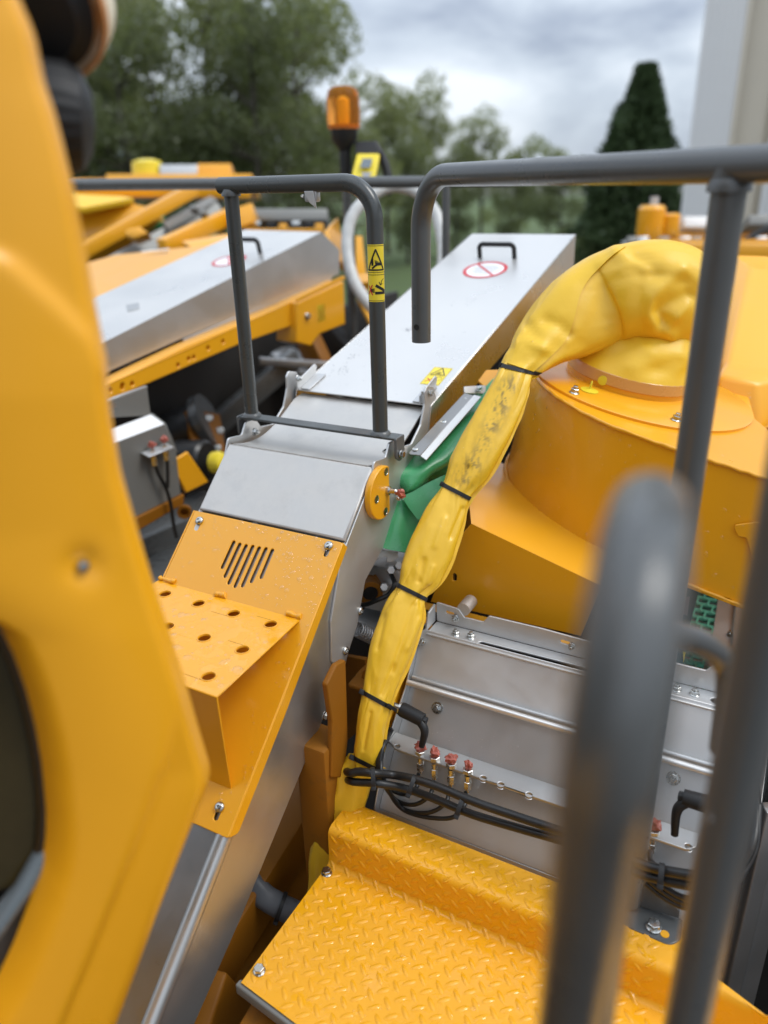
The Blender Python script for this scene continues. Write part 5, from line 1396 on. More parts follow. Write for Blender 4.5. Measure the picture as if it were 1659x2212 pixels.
# ---- hoses in front of the trough
def hoses():
    k1 = [(836, 1560, 1.30), (815, 1610, 1.30), (800, 1655, 1.29), (775, 1668, 1.272)]
    def place(x, y, d):                       # d near 1.25 stands for a distance in front of the trough wall
        if x < 830: return atd(x, y, d)
        return M.onu(x, y, .872 + (d - 1.25) * 1.3)
    def hose(pts, r_, lab, grp, mname='rubber'):
        t = tube('hydraulic_hose', [place(*p) for p in pts], r_, mname, None, spline=8, seg=14)
        return tag(t, lab, 'hose', grp)
    g1 = 'thick hoses along the trough'; g2 = 'thin grease hoses under the flange'
    hose([(800, 1640, 1.345), (770, 1650, 1.33), (750, 1664, 1.30), (757, 1670, 1.272), (775, 1667, 1.262), (806, 1670, 1.253), (850, 1674, 1.25), (895, 1683, 1.247), (950, 1701, 1.245), (1027, 1733, 1.24), (1123, 1766, 1.24), (1210, 1795, 1.235), (1300, 1828, 1.225), (1390, 1868, 1.215), (1490, 1890, 1.21), (1560, 1892, 1.22), (1600, 1870, 1.25), (1626, 1820, 1.29), (1634, 1740, 1.33), (1630, 1690, 1.36)], .0068, 'upper thick black hose along the front of the steel trough', g1)
    hose([(806, 1662, 1.35), (775, 1672, 1.335), (752, 1682, 1.305), (760, 1688, 1.276), (778, 1690, 1.266), (820, 1693, 1.255), (880, 1705, 1.25), (945, 1728, 1.247), (1020, 1759, 1.242), (1123, 1790, 1.24), (1210, 1815, 1.235), (1300, 1848, 1.225), (1390, 1890, 1.215), (1500, 1914, 1.21), (1570, 1914, 1.22), (1606, 1880, 1.25), (1630, 1825, 1.29), (1638, 1740, 1.33)], .0066, 'lower thick black hose along the front of the steel trough', g1)
    up = [(822, 1685, 1.272), (816, 1650, 1.275), (824, 1610, 1.285), (840, 1575, 1.30)]
    o = 0
    for a, b, lab in (([(904, 1672, 1.285), (900, 1700, 1.262), (880, 1716, 1.262), (848, 1708, 1.268)], 0, 'first thin black hose, from the leftmost grease fitting'),
                 ([(936, 1688, 1.285), (928, 1718, 1.262), (895, 1738, 1.258), (855, 1728, 1.266)], 3, 'second thin black hose, from the second grease fitting'),
                 ([(971, 1700, 1.283), (962, 1735, 1.26), (922, 1756, 1.255), (868, 1745, 1.262)], 6, 'third thin black hose, from the third grease fitting'),
                 ([(1006, 1712, 1.281), (1002, 1742, 1.258), (972, 1767, 1.252), (905, 1762, 1.255), (860, 1740, 1.262)], 9, 'fourth thin black hose, the lowest loop of the four')):
        hose(a + [(x + b * .8, y, d - b * .0008) for x, y, d in up], .0036, lab, g2)
    hose([(1405, 1840, 1.25), (1408, 1862, 1.225), (1440, 1885, 1.22), (1480, 1900, 1.22)], .0036, 'thin black hose from the fitting between the blurred posts', g2)
    for i in range(3):
        hose([(1395, 1880 + i * 14, 1.225), (1430, 1912 + i * 12, 1.22), (1480, 1940 + i * 10, 1.21), (1540, 1938 + i * 8, 1.21), (1590, 1900, 1.24)], .0042, ('uppermost', 'middle', 'lowest')[i] + ' of three thin hoses looping behind the rail foot', g2)
    for x, y, d, dp, hw, lab in ((806, 1680, 1.254, (.05, 1), 20, 'black cable tie round the hoses next to the sleeve'), (889, 1696, 1.249, (-.35, 1), 21, 'black cable tie round the hoses below the first fitting'), (993, 1742, 1.243, (-.35, 1), 21, 'black cable tie round the hoses below the fourth fitting'), (1428, 1890, 1.212, (-.1, 1), 22, 'black cable tie round the hoses behind the rail foot')):
        tag(tie(x, y, (place(x, y, d - .008) - EYE).dot(FWD), dp, hw, 12, None, 1), lab, 'cable tie', 'cable ties on the hoses')
    t = thing('wrapped_hose', atd(570, 1925, 1.4), 'short hose wrapped in grey cloth between the chute and the platform', 'hose')
    tube('hose', [atd(*p) for p in ((520, 1868, 1.43), (545, 1905, 1.41), (575, 1940, 1.395), (612, 1962, 1.385), (650, 1975, 1.38))], .0215, 'wrap', t, spline=7, seg=28,
         rfun=lambda s, a: 1 + .06 * sin(a * 3 + s * 9) + .05 * noise.noise(V((s * 9, a, 2))))
    tie(607, 1960, 1.382, (-.35, 1), 30, 30, t, 1); tie(535, 1888, 1.417, (.6, -.8), 28, 28, t, -1)
hoses()

# ---- valve, bearing and spring beneath the green tarpaulin
def valve():
    t = thing('valve_block', atd(835, 1240, 1.5), 'grey valve block with pipe fittings under the green tarpaulin', 'valve')
    c = atd(845, 1250, 1.52)
    box('block', c, UE * .05, VE * .045, Z * .05, 'steel', t, .004); box('block', c - Z * .085 - UE * .02, UE * .05, VE * .055, Z * .012, 'side', t, .003)
    plate('slotted_bracket', [atd(803, 1215, 1.41), atd(806, 1184, 1.41), atd(860, 1192, 1.42), atd(860, 1204, 1.42), atd(848, 1214, 1.415), atd(836, 1214, 1.415), atd(836, 1203, 1.415), atd(824, 1203, 1.413)], .004, 'steel', t, .001)
    for x, y in ((845, 1232), (862, 1222), (830, 1268)): lathe('pipe_fitting', [(.010, -.02), (.010, 0), (.007, .004), (.007, .016)], atd(x, y, 1.44), (EYE - c), 'steel', t, 6)
    tube('pipe', [atd(*p) for p in ((845, 1240, 1.44), (852, 1262, 1.42), (838, 1285, 1.42), (815, 1296, 1.42), (790, 1306, 1.43), (770, 1308, 1.44))], .0045, 'rubber', t, spline=6, seg=10)
    b = thing('bearing_bracket', atd(808, 1275, 1.45), 'yellow bearing bracket with a black bore beside the steel chute', 'bracket')
    ax = (-UE * .8 + VE * .6).normalized(); c = atd(800, 1282, 1.44)
    lathe('bearing', [(.024, -.03), (.024, 0), (.015, .001), (.013, -.02)], c, ax, 'shadepaint', b, 24)
    lathe('bore', [(.0145, -.004), (.0145, -.001), (.005, -.001)], c, ax, 'plastic', b, 20)
    plate('arm', [atd(800, 1245, 1.46), atd(812, 1240, 1.46), atd(830, 1268, 1.46), atd(826, 1282, 1.46), atd(812, 1296, 1.455)], .01, 'shadepaint', b, .002)
    box('backing', atd(830, 1330, 1.62), UE * .02, VE * .16, Z * .16, 'dark', b, .004)
    s = thing('coil_spring', atd(795, 1370, 1.42), 'steel coil spring between the chute and the yellow sleeve', 'spring')
    a, e_ = atd(770, 1358, 1.40), atd(830, 1388, 1.45); d = (e_ - a); l = d.length; d.normalize(); p = d.orthogonal().normalized(); q = d.cross(p)
    pts = [a + d * (l * i / 220) + (p * cos(i * .36) + q * sin(i * .36)) * .013 for i in range(221)]
    tube('coil', pts, .0021, 'side', s, seg=8)
valve()

# ---- green link belt under the blower outlet, with teal guard and steel edge
def belt():
    zb = -.87
    t = thing('link_belt', M(1.45, -.06, zb), 'green plastic link belt seen below the blower outlet', 'conveyor belt')
    a = onp(1470, 1440, M(0, 0, zb), Z); va = (a - EYE).dot(VE)
    v0, v1 = (onp(1452, 1448, M(0, 0, zb), Z) - EYE).dot(VE) - .03, (onp(1532, 1440, M(0, 0, zb), Z) - EYE).dot(VE)
    n = 4; wd = (v1 - v0) / n; pr = .024
    def row(odd):
        ms = [tube_mesh([M(0, v0 - (wd / 2 if odd else 0), 0), M(0, v1 - (wd / 2 if odd else 0), 0)], .0048, 8)]
        for i in range(n + 1):
            v = v0 + i * wd - (wd / 2 if odd else 0)
            ms.append(box_mesh(M(pr / 2, v, 0), UE * pr * .62, VE * .0022, Z * .005, .0008, 1))
        ms.append(tube_mesh([M(pr * .3, v0 - (wd / 2 if odd else 0), .001), M(pr * .3, v1 - (wd / 2 if odd else 0), .001)], .0022, 6))
        me = soft(normals(join(ms)), 40); me.transform(Matrix.Translation(-EYE)); me.materials.append(MT['chain']); return me
    rw = [row(0), row(1)]
    u = 1.16; i = 0
    while u < 1.75:
        o = bpy.data.objects.new('belt_row', rw[i % 2]); o.parent = t; o.matrix_parent_inverse = Matrix.Translation(-WLOC[t.name])
        o.location = M(u, 0, zb); COL.objects.link(o); u += pr * 1.25; i += 1
    g = thing('belt_guard', M(1.35, -.1, zb + .05), 'teal painted guard plate with a label left of the green belt', 'guard')
    vg = (onp(1490, 1350, M(0, 0, zb + .06), Z) - EYE).dot(VE)
    d = 1.50
    pl = plate('guard_plate', [atd(1440, 1235, d), atd(1484, 1240, d), atd(1500, 1250, d), atd(1507, 1280, d), atd(1488, 1362, d - .03), atd(1440, 1340, d - .03)], .004, 'teal', g, .001)
    plate('guard_plate', [atd(1440, 1380, d - .03), atd(1460, 1392, d - .03), atd(1472, 1404, d - .03), atd(1480, 1452, d - .06), atd(1436, 1446, d - .06)], .004, 'teal', g, .001)
    plate('label', [atd(1473, 1325, 1.47), atd(1482, 1290, 1.485), atd(1490, 1288, 1.485), atd(1484, 1330, 1.47)], .001, 'greyink', pl, .0002)
    plate('yellow_mark', [atd(1475, 1406, 1.455), atd(1481, 1408, 1.455), atd(1476, 1432, 1.45)], .001, 'sticker', pl, .0002)
    s = thing('belt_edge_plate', M(1.4, 0, zb), 'grey stainless edge plate right of the green belt', 'plate')
    f = lambda x, y: onp(x, y, M(0, 0, zb + .006), Z)
    plate('edge_plate', [f(1555, 1262), f(1590, 1275), f(1574, 1425), f(1530, 1440)], .004, 'side', s, .001)
    fx = f(1576, 1372); fix('nut', fx, Z, s, .8)
    f = lambda x, y: onp(x, y, M(0, 0, zb + .02), Z)
    plate('channel', [f(1592, 1270), f(1615, 1282), f(1600, 1460), f(1576, 1460)], .02, 'side', s, .003)
    k = thing('under_belt_pan', M(1.4, -.05, zb - .08), 'dark pan under the green link belt', 'pan')
    plate('pan', [M(1.1, v0 - .1, zb - .05), M(1.1, v1 + .12, zb - .05), M(1.8, v1 + .12, zb - .05), M(1.8, v0 - .1, zb - .05)], .004, 'side', k)
    # small lip of the trough bracket beside it is part of the trough
    c = thing('side_columns', atd(1620, 2050, 1.35), 'two upright stainless side rails at the lower right edge', 'rail')
    for x, y, d_, w_, mm in ((1608, 2000, 1.33, .013, 'brush'), (1643, 2000, 1.37, .016, 'side'), (1668, 1800, 1.36, .02, 'side')):
        p = atd(x, y, d_)
        box('upright', V((p.x, p.y, H - 1.35)), V((RT.x, RT.y, 0)).normalized() * w_, V((FWD.x, FWD.y, 0)).normalized() * .012, Z * .42, mm, c, .003)
    p = atd(1655, 1500, 1.5)
    box('dark_column', V((p.x, p.y, H - 1.2)), UE * .03, VE * .03, Z * .42, 'dark', c, .003)
belt()

# ---- cab pillar and lamps close on the left
def cab():
    t = thing('cab', V((-.45, .45, .9)), 'blurred yellow moulded cab corner with a dark curved window at the left', 'cab')
    az = radians(62); hd = V((sin(az), cos(az), 0)); nr = V((hd.y, -hd.x, 0)); nr = nr if nr.y < 0 else -nr
    nr = (nr + Z * .04).normalized()
    c0 = atd(230, 1200, .60)
    pp = lambda x, y, o=0: onp(x, y, c0, nr) + nr * o
    right = [(-80, 22), (0, 54), (40, 72), (75, 84), (110, 90), (175, 104), (235, 125), (300, 142), (400, 166), (520, 190), (640, 211), (740, 231), (790, 241), (835, 238), (910, 248), (1030, 270), (1130, 299), (1270, 340), (1450, 398), (1610, 447), (1695, 474), (1730, 468), (1850, 420), (2010, 357), (2212, 282), (2330, 238)]
    left = [(-80, -250), (1240, -250), (1300, -130), (1370, 0), (1440, 34), (1520, 62), (1600, 82), (1680, 96), (1780, 105), (1840, 104), (1890, 97), (1960, 76), (2069, 35), (2144, 0), (2240, -60), (2330, -120)]
    def ev(tab, y):
        for a, b in zip(tab, tab[1:]):
            if y <= b[0]: return a[1] + (b[1] - a[1]) * (y - a[0]) / (b[0] - a[0])
        return tab[-1][1]
    def sm(tab, y): return sum(ev(tab, y + k) * w_ for k, w_ in ((-14, .2), (-7, .2), (0, .2), (7, .2), (14, .2)))
    ny, nx = 150, 44; vs = []; fs = []
    cr1 = [(1550, 372), (1650, 352), (1800, 298), (2050, 196), (2212, 128), (2330, 75)]
    cr2 = [(-80, -200), (520, -60), (560, 20), (650, 120), (730, 200), (800, 236), (900, 300), (2330, 500)]
    for i in range(ny + 1):
        y = -80 + 2410 * i / ny; xl, xr = sm(left, y), sm(right, y)
        for j in range(nx + 1):
            s_ = j / nx; s_ = .5 - .5 * cos(pi * s_); x = xl + (xr - xl) * s_
            o = 0
            dr, dl = (xr - x), (x - xl)
            o -= .016 * max(0, 1 - dr / 46) ** 2 + .020 * max(0, 1 - dl / 70) ** 2
            k = ev(cr1, y)
            if y > 1500: o -= .011 * (1 / (1 + math.exp(-(x - k) / 4))) * min(1, (y - 1500) / 180)
            k = ev(cr2, y); o += .006 * (1 / (1 + math.exp((x - k) / 9))) * (1 if y < 850 else max(0, 1 - (y - 850) / 300)) * (0 if y < 480 else min(1, (y - 480) / 90))
            o += .018 * sin(pi * min(1, max(0, (x - xl) / max(60, xr - xl)))) * .5
            r2 = ((x - 178) / 44) ** 2 + ((y - 1216) / 44) ** 2
            o -= .007 * math.exp(-r2 * 1.6)
            vs.append(pp(x, y, o))
    nvf = len(vs)
    for i in range(ny):
        for j in range(nx): fs.append((i * (nx + 1) + j, i * (nx + 1) + j + 1, (i + 1) * (nx + 1) + j + 1, (i + 1) * (nx + 1) + j))
    me = pydata(vs, fs); bm = bmesh.new(); bm.from_mesh(me)
    if sum((f.normal.dot(EYE - f.calc_center_median()) for f in bm.faces)) < 0: bmesh.ops.reverse_faces(bm, faces=bm.faces)
    bmesh.ops.solidify(bm, geom=bm.faces[:], thickness=.045); bm.to_mesh(me); bm.free()
    mobj('corner_shell', me, 'cab', t, smooth=True)
    fc = pp(178, 1217, .004)
    lathe('screw', [(.0048, -.004), (.0048, .002), (.004, .0042), (.002, .005)], fc, nr, 'zinc', t, 20)
    # window set behind the shell
    g = [pp(x, y, -.03) for x, y in ((-260, 1200), (60, 1300), (150, 1700), (140, 1900), (60, 1960), (-260, 2060))]
    plate('window_pane', g, .006, 'glassd', t, .001)
    tube('window_seal', [pp(sm(left, y) - 2, y, -.026) for y in range(1280, 1900, 30)], .006, 'rubber', t, seg=12)
    tube('window_trim', [pp(112, 1868, -.028), pp(60, 1950, -.022), pp(-20, 2058, -.018), pp(-120, 2180, -.016)], .0085, 'bluegrey', t, seg=16)
    plate('sill_panel', [pp(x, y, -.04) for x, y in ((130, 1880), (-20, 2060), (-260, 2300), (20, 2400), (150, 2000))], .006, 'rail', t, .001)
    # the rest of the cab, reaching back past the eye
    box('cab_body', V((-1.25, -.35, 1.75)), V((.72, -.09, 0)), V((.09, .72, 0)), Z * .75, 'cab', t, .05)
    box('side_glass', V((-1.25, -.35, 3.0)), V((.69, -.086, 0)), V((.086, .69, 0)), Z * .52, 'glassd', t, .03)
    box('cab_roof', V((-1.25, -.35, 3.62)), V((.78, -.10, 0)), V((.10, .78, 0)), Z * .10, 'cab', t, .05)
    # wide mirror bowl at the top and the round lamp below it
    m_ = thing('lamp_housing', atd(95, 0, .60), 'blurred cream and tan bowl shaped lamp housing at the top left corner', 'lamp')
    ax = ((EYE - atd(95, 0, .6)).normalized() - RT * .42 - UPV * .50).normalized()
    k = .60 / F_
    c = atd(66, 12, .60)
    lathe('bowl', [(150 * k, .000), (157 * k, .001), (161 * k, -.008), (158 * k, -.03), (120 * k, -.062), (60 * k, -.075), (5 * k, -.078)], c, ax, 'cream', m_, 56)
    lathe('rim', [(149 * k, .0), (158 * k, .0025), (162 * k, -.003), (160 * k, -.006), (149 * k, -.004)], c, ax, 'tan', m_, 56)
    lathe('black_back', [(152 * k, -.012), (151 * k, -.004), (110 * k, .006), (105 * k, .012), (60 * k, .016), (2 * k, .016)], c, ax, 'plastic', m_, 56)
    l = thing('round_work_lamp', atd(140, 250, .60), 'blurred black round lamp with a ribbed rim beside the cab pillar', 'lamp')
    c = atd(80, 250, .62); ax = ((EYE - c).normalized() * .35 - RT * .93 + UPV * .12).normalized()
    prof = [(20 * k, .012), (100 * k, .012), (112 * k, .006), (118 * k, -.004), (118 * k, -.022), (104 * k, -.034), (60 * k, -.042), (10 * k, -.044)]
    me = disc_mesh(prof, 96)
    for i, v in enumerate(me.vertices):
        r_ = hypot(v.co.x, v.co.y)
        if r_ > 110 * k and (i % 96) % 4 < 2: v.co.x *= .972; v.co.y *= .972
    me.transform(Matrix.Translation(c) @ ax.to_track_quat('Z', 'Y').to_matrix().to_4x4())
    mobj('lamp_body', soft(normals(me), 40), 'plastic', l)
    tube('lamp_arm', [atd(60, 140, .63), atd(120, 170, .63), atd(140, 220, .64)], .012, 'plastic', l, seg=12)
cab()

# ================================================================== NEIGHBOURING MACHINES
def neighbour():
    NB = Frame(35); rise = math.tan(radians(13))
    nrm = (Z - NB.u * rise).normalized(); S0 = atd(495, 563, 2.5)
    on = lambda x, y, d=0: onp(x, y, S0, nrm) + nrm * d
    t = thing('steel_chute_lid', on(400, 640), 'long stainless chute lid with a black handle on the next machine', 'lid')
    A_, B_ = on(528, 496), on(694, 501)
    ra = (on(232, 759) - B_); ra = NB.u * ra.dot(NB.u) + nrm * 0 + Z * (ra.dot(NB.u) * rise)
    C_ = B_ + ra * 1.35; D_ = A_ + ra * 1.35 - NB.v * 0
    lid = plate('lid', [A_, B_, C_, D_], .003, 'lid', t, .001)
    nv = NB.v
    e = lambda x, y: onp(x, y, B_ + nv * .001, nv)
    dn = 0
    p1, p2 = e(734, 540), e(733, 592)
    q1 = e(394, 731); q2 = e(234, 803); q3 = q2 + (q2 - q1) * .6
    plate('lid_flange', [B_ + nv * .001, p1, p2, q1, q2, q3, C_ + nv * .001], .003, 'side', lid, .001)
    plate('lower_flange', [e(396, 733), e(718, 594), e(716, 612), e(401, 748)], .012, 'side', t, .002)
    va, vb = (on(522, 548) - EYE).dot(NB.v) - .02, (on(562, 548) - EYE).dot(NB.v); hu = (on(556, 546) - EYE).dot(NB.u)
    hb = lambda v: onp(562, 546, S0, nrm) + NB.v * (v - vb)
    tube('lid_handle', [hb(vb - .105), hb(vb - .105) + nrm * .042, hb(vb) + nrm * .042, hb(vb)], .0075, 'plastic', lid, bend=.014)
    c = on(495, 563); rad = .058; ud = (NB.u + Z * rise).normalized()
    g = lambda x, y, l: c + NB.v * x + ud * y + nrm * l
    ds = mobj('prohibition_sign', pydata([g(cos(2 * pi * i / 40) * rad, sin(2 * pi * i / 40) * rad, .0005) for i in range(40)], [tuple(range(40))]), 'white', lid)
    ring = [[g(cos(a) * rad, sin(a) * rad, .001), g(cos(b) * rad, sin(b) * rad, .001), g(cos(b) * rad * .83, sin(b) * rad * .83, .001), g(cos(a) * rad * .83, sin(a) * rad * .83, .001)] for a, b in [(2 * pi * i / 40, 2 * pi * (i + 1) / 40) for i in range(40)]]
    mobj('sign_print', polys(ring + strip(g, [(-.035, .036), (.035, -.036)], .007, .0012)), 'redink', ds)
    plate('data_plate', [on(272, 660, .002), on(300, 655, .002), on(302, 668, .002), on(276, 674, .002)], .002, 'side', lid)
    # yellow side beam with holes
    b = thing('side_beam', e(480, 740), 'yellow perforated side beam under the lid of the next machine', 'beam')
    e2 = lambda x, y: onp(x, y, B_ + nv * .05, nv)
    hs = [(e2(x, y), .006) for x, y in ((238, 843), (286, 829), (385, 789), (408, 775), (419, 772), (450, 752), (482, 738))]
    hs.append((e2(264, 838), e2(265, 832), .006))
    plate('web', [e2(130, 880), e2(221, 834), e2(400, 748), e2(640, 650), e2(640, 700), e2(514, 745), e2(229, 868), e2(130, 918)], .05, 'paint', b, .003, holes=hs)
    plate('top_ledge', [e2(130, 880), e2(221, 833), e2(402, 747), e2(745, 603), e(745, 597), e(402, 741), e(215, 828), e(130, 868)], .004, 'paint', b)
    bx = thing('beam_end_box', e2(690, 670), 'yellow box bracket with a small label at the far end of the side beam', 'bracket')
    e3 = lambda x, y: onp(x, y, B_ + nv * .075, nv)
    plate('front_plate', [e3(641, 655), e3(743, 607), e3(746, 700), e3(690, 722), e3(672, 748), e3(641, 740)], .09, 'paint', bx, .004, r=.004)
    plate('ledge', [e3(641, 653), e3(744, 603), e3(740, 596), e3(640, 645)], .004, 'paint', bx)
    plate('label', [e3(685, 660), e3(702, 655), e3(703, 692), e3(686, 698)], .0015, 'sticker', bx, .0003)
    fix('hex', e3(663, 683) + nv * .001, nv, bx, 1.3)
    # stainless box at the left with its grease points and cables
    x = thing('steel_side_box', e(280, 1000), 'grey stainless side box with a grease bracket and two black cables', 'box')
    ps = B_ + nv * .12
    f = lambda x_, y_: onp(x_, y_, ps, nv)
    k = nv * .035
    plate('upper_wall', [f(200, 905), f(200, 880), f(318, 838), f(326, 897)] , .01, 'galv', x)
    plate('highlit_ledge', [f(210, 958) + k, f(336, 912) + k, f(326, 894), f(210, 938)], .004, 'white', x, .001)  # steel ledge coloured white to carry its highlight
    plate('front_wall', [f(200, 962) + k, f(336, 912) + k, f(352, 938) + k, f(362, 970) + k, f(372, 1062) + k, f(280, 1108) + k, f(180, 1140) + k], .01, 'galv', x)
    plate('end_wall', [f(326, 895), f(336, 912) + k, f(352, 938) + k, f(362, 975) + k, f(362, 975) - k, f(326, 895) - k * 2], .004, 'galv', x)
    plate('top_cap', [f(205, 880), f(320, 838), f(318, 834), f(205, 874)], .012, 'brush', x)
    plate('handle_block', [f(205, 895), f(205, 884), f(252, 868), f(252, 880)], .02, 'brush', x)
    fl = plate('grease_flange', [f(283, 972) + k * 1.1, f(338, 952) + k * 1.1, f(338, 956) + k * 2, f(284, 977) + k * 2], .004, 'steel', x)
    for (px, py) in ((300, 955), (326, 944)):
        red_cap(f(px, py) + k * 1.5, Z, fl, .012, px); lathe('hydraulic_fitting', [(.008, -.03), (.008, 0), (.006, .012)], f(px + 2, py + 20) + k * 1.5, Z, 'fitting', fl, 6)
    cb = thing('cable_pair', f(335, 1090) + k * 2, 'two black cables joining into one below the grease bracket', 'cable')
    tube('cable', [f(305, 990) + k * 1.5, f(312, 1015) + k * 1.6, f(328, 1045) + k * 1.6, f(337, 1080) + k * 1.7, f(342, 1125) + k * 1.8, f(345, 1150) + k * 2], .005, 'rubber', cb, spline=6, seg=10)
    tube('cable', [f(332, 975) + k * 1.5, f(332, 1010) + k * 1.6, f(330, 1045) + k * 1.7], .005, 'rubber', cb, spline=6, seg=10)
    plate('lower_lip', [f(180, 1150) + k * 1.2, f(280, 1108) + k * 1.2, f(376, 1062) + k * 1.2, f(376, 1082) + k * 1.2, f(280, 1138) + k * 1.2, f(180, 1180) + k * 1.2], .02, 'shadepaint', x, .003)
    lathe('ring_bolt', [(.02, 0), (.02, .01), (.012, .01), (.012, 0)], f(371, 1096) + k * 1.5, nv - NB.u, 'shadepaint', x, 20)
    yp = thing('yellow_flap', f(395, 1010) + k, 'flat yellow guard flap right of the grey side box', 'flap')
    plate('flap', [f(352, 993) + k, f(388, 972) + k, f(433, 1036) + k, f(384, 1060) + k], .012, 'paint', yp, .003)
    # dark drum, shaft and frames in the gap between the machines
    d = thing('roller_drive', atd(430, 930, 2.6), 'black roller with a yellow flange plate in the dark gap', 'roller')
    a, b_ = atd(345, 958, 2.75), atd(438, 915, 2.72)
    tube('roller', [a, b_], .085, 'rubber', d, seg=28)
    plate('flange_plate', [atd(398, 890, 2.65), atd(425, 886, 2.68), atd(478, 893, 2.72), atd(488, 985, 2.7), atd(432, 1006, 2.62), atd(418, 960, 2.62)], .02, 'shadepaint', d, .003)
    lathe('bearing_ring', [(.10, 0), (.10, .03), (.08, .03)], b_, b_ - a, 'rail', d)
    for px, py in ((452, 903), (476, 930), (470, 968)): fix('hex', atd(px, py, 2.6), EYE - atd(px, py, 2.6), d, 1.5)
    s = thing('grease_cap', atd(466, 1000, 2.2), 'round yellow end cap on a black hub beside the steel chute', 'cap')
    ax = (atd(466, 1000, 2.0) - atd(440, 992, 2.25)).normalized()
    lathe('hub', [(.062, -.12), (.062, -.01), (.052, 0)], atd(450, 992, 2.45), (RT * .9 + (EYE - atd(446, 994, 2.15)).normalized() * .5), 'rubber', s)
    lathe('cap', [(.034, 0), (.036, .02), (.030, .035), (.015, .042)], atd(462, 999, 2.42), (RT * .9 + (EYE - atd(446, 994, 2.15)).normalized() * .5), 'sticker', s)
    gd = thing('gap_frame', atd(520, 900, 3.0), 'dark frames and plates in the gap between the two machines', 'frame')
    for pa, pb, w_, h_, mm in (((420, 960, 2.95), (640, 770, 3.1), .05, .08, 'rail'), ((270, 1190, 2.3), (470, 1100, 2.5), .15, .10, 'rail'), ((300, 1290, 2.1), (470, 1180, 2.4), .2, .06, 'rail'), ((560, 780, 3.0), (720, 790, 3.1), .03, .03, 'brush'), ((600, 760, 3.3), (745, 850, 3.3), .2, .04, 'side'), ((660, 720, 3.2), (720, 850, 3.2), .06, .1, 'shadepaint'), ((690, 700, 3.3), (740, 760, 3.3), .08, .1, 'dark')):
        beam('member', atd(*pa), atd(*pb), w_, h_, mm, gd)
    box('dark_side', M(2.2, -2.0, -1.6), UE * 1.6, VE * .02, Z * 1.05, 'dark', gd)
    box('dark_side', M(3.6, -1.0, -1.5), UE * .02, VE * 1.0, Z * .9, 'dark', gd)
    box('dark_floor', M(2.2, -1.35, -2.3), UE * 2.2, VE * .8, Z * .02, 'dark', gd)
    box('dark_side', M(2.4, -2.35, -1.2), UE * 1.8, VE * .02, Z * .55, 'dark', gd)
    # yellow body panel behind the lid
    y = thing('body_panel', on(320, 570), 'yellow body panel with a pale sticker behind the steel lid', 'panel')
    h_ = lambda x_, y_: onp(x_, y_, S0 - nrm * .10, nrm)
    plate('panel', [h_(80, 596), h_(250, 550), h_(450, 528), h_(545, 497), h_(545, 520), h_(300, 640), h_(100, 745)], .03, 'paint', y, .006)
    plate('pale_sticker', [h_(305, 543), h_(366, 536), h_(362, 548), h_(304, 556)], .034, 'white', y, .0005)
neighbour()

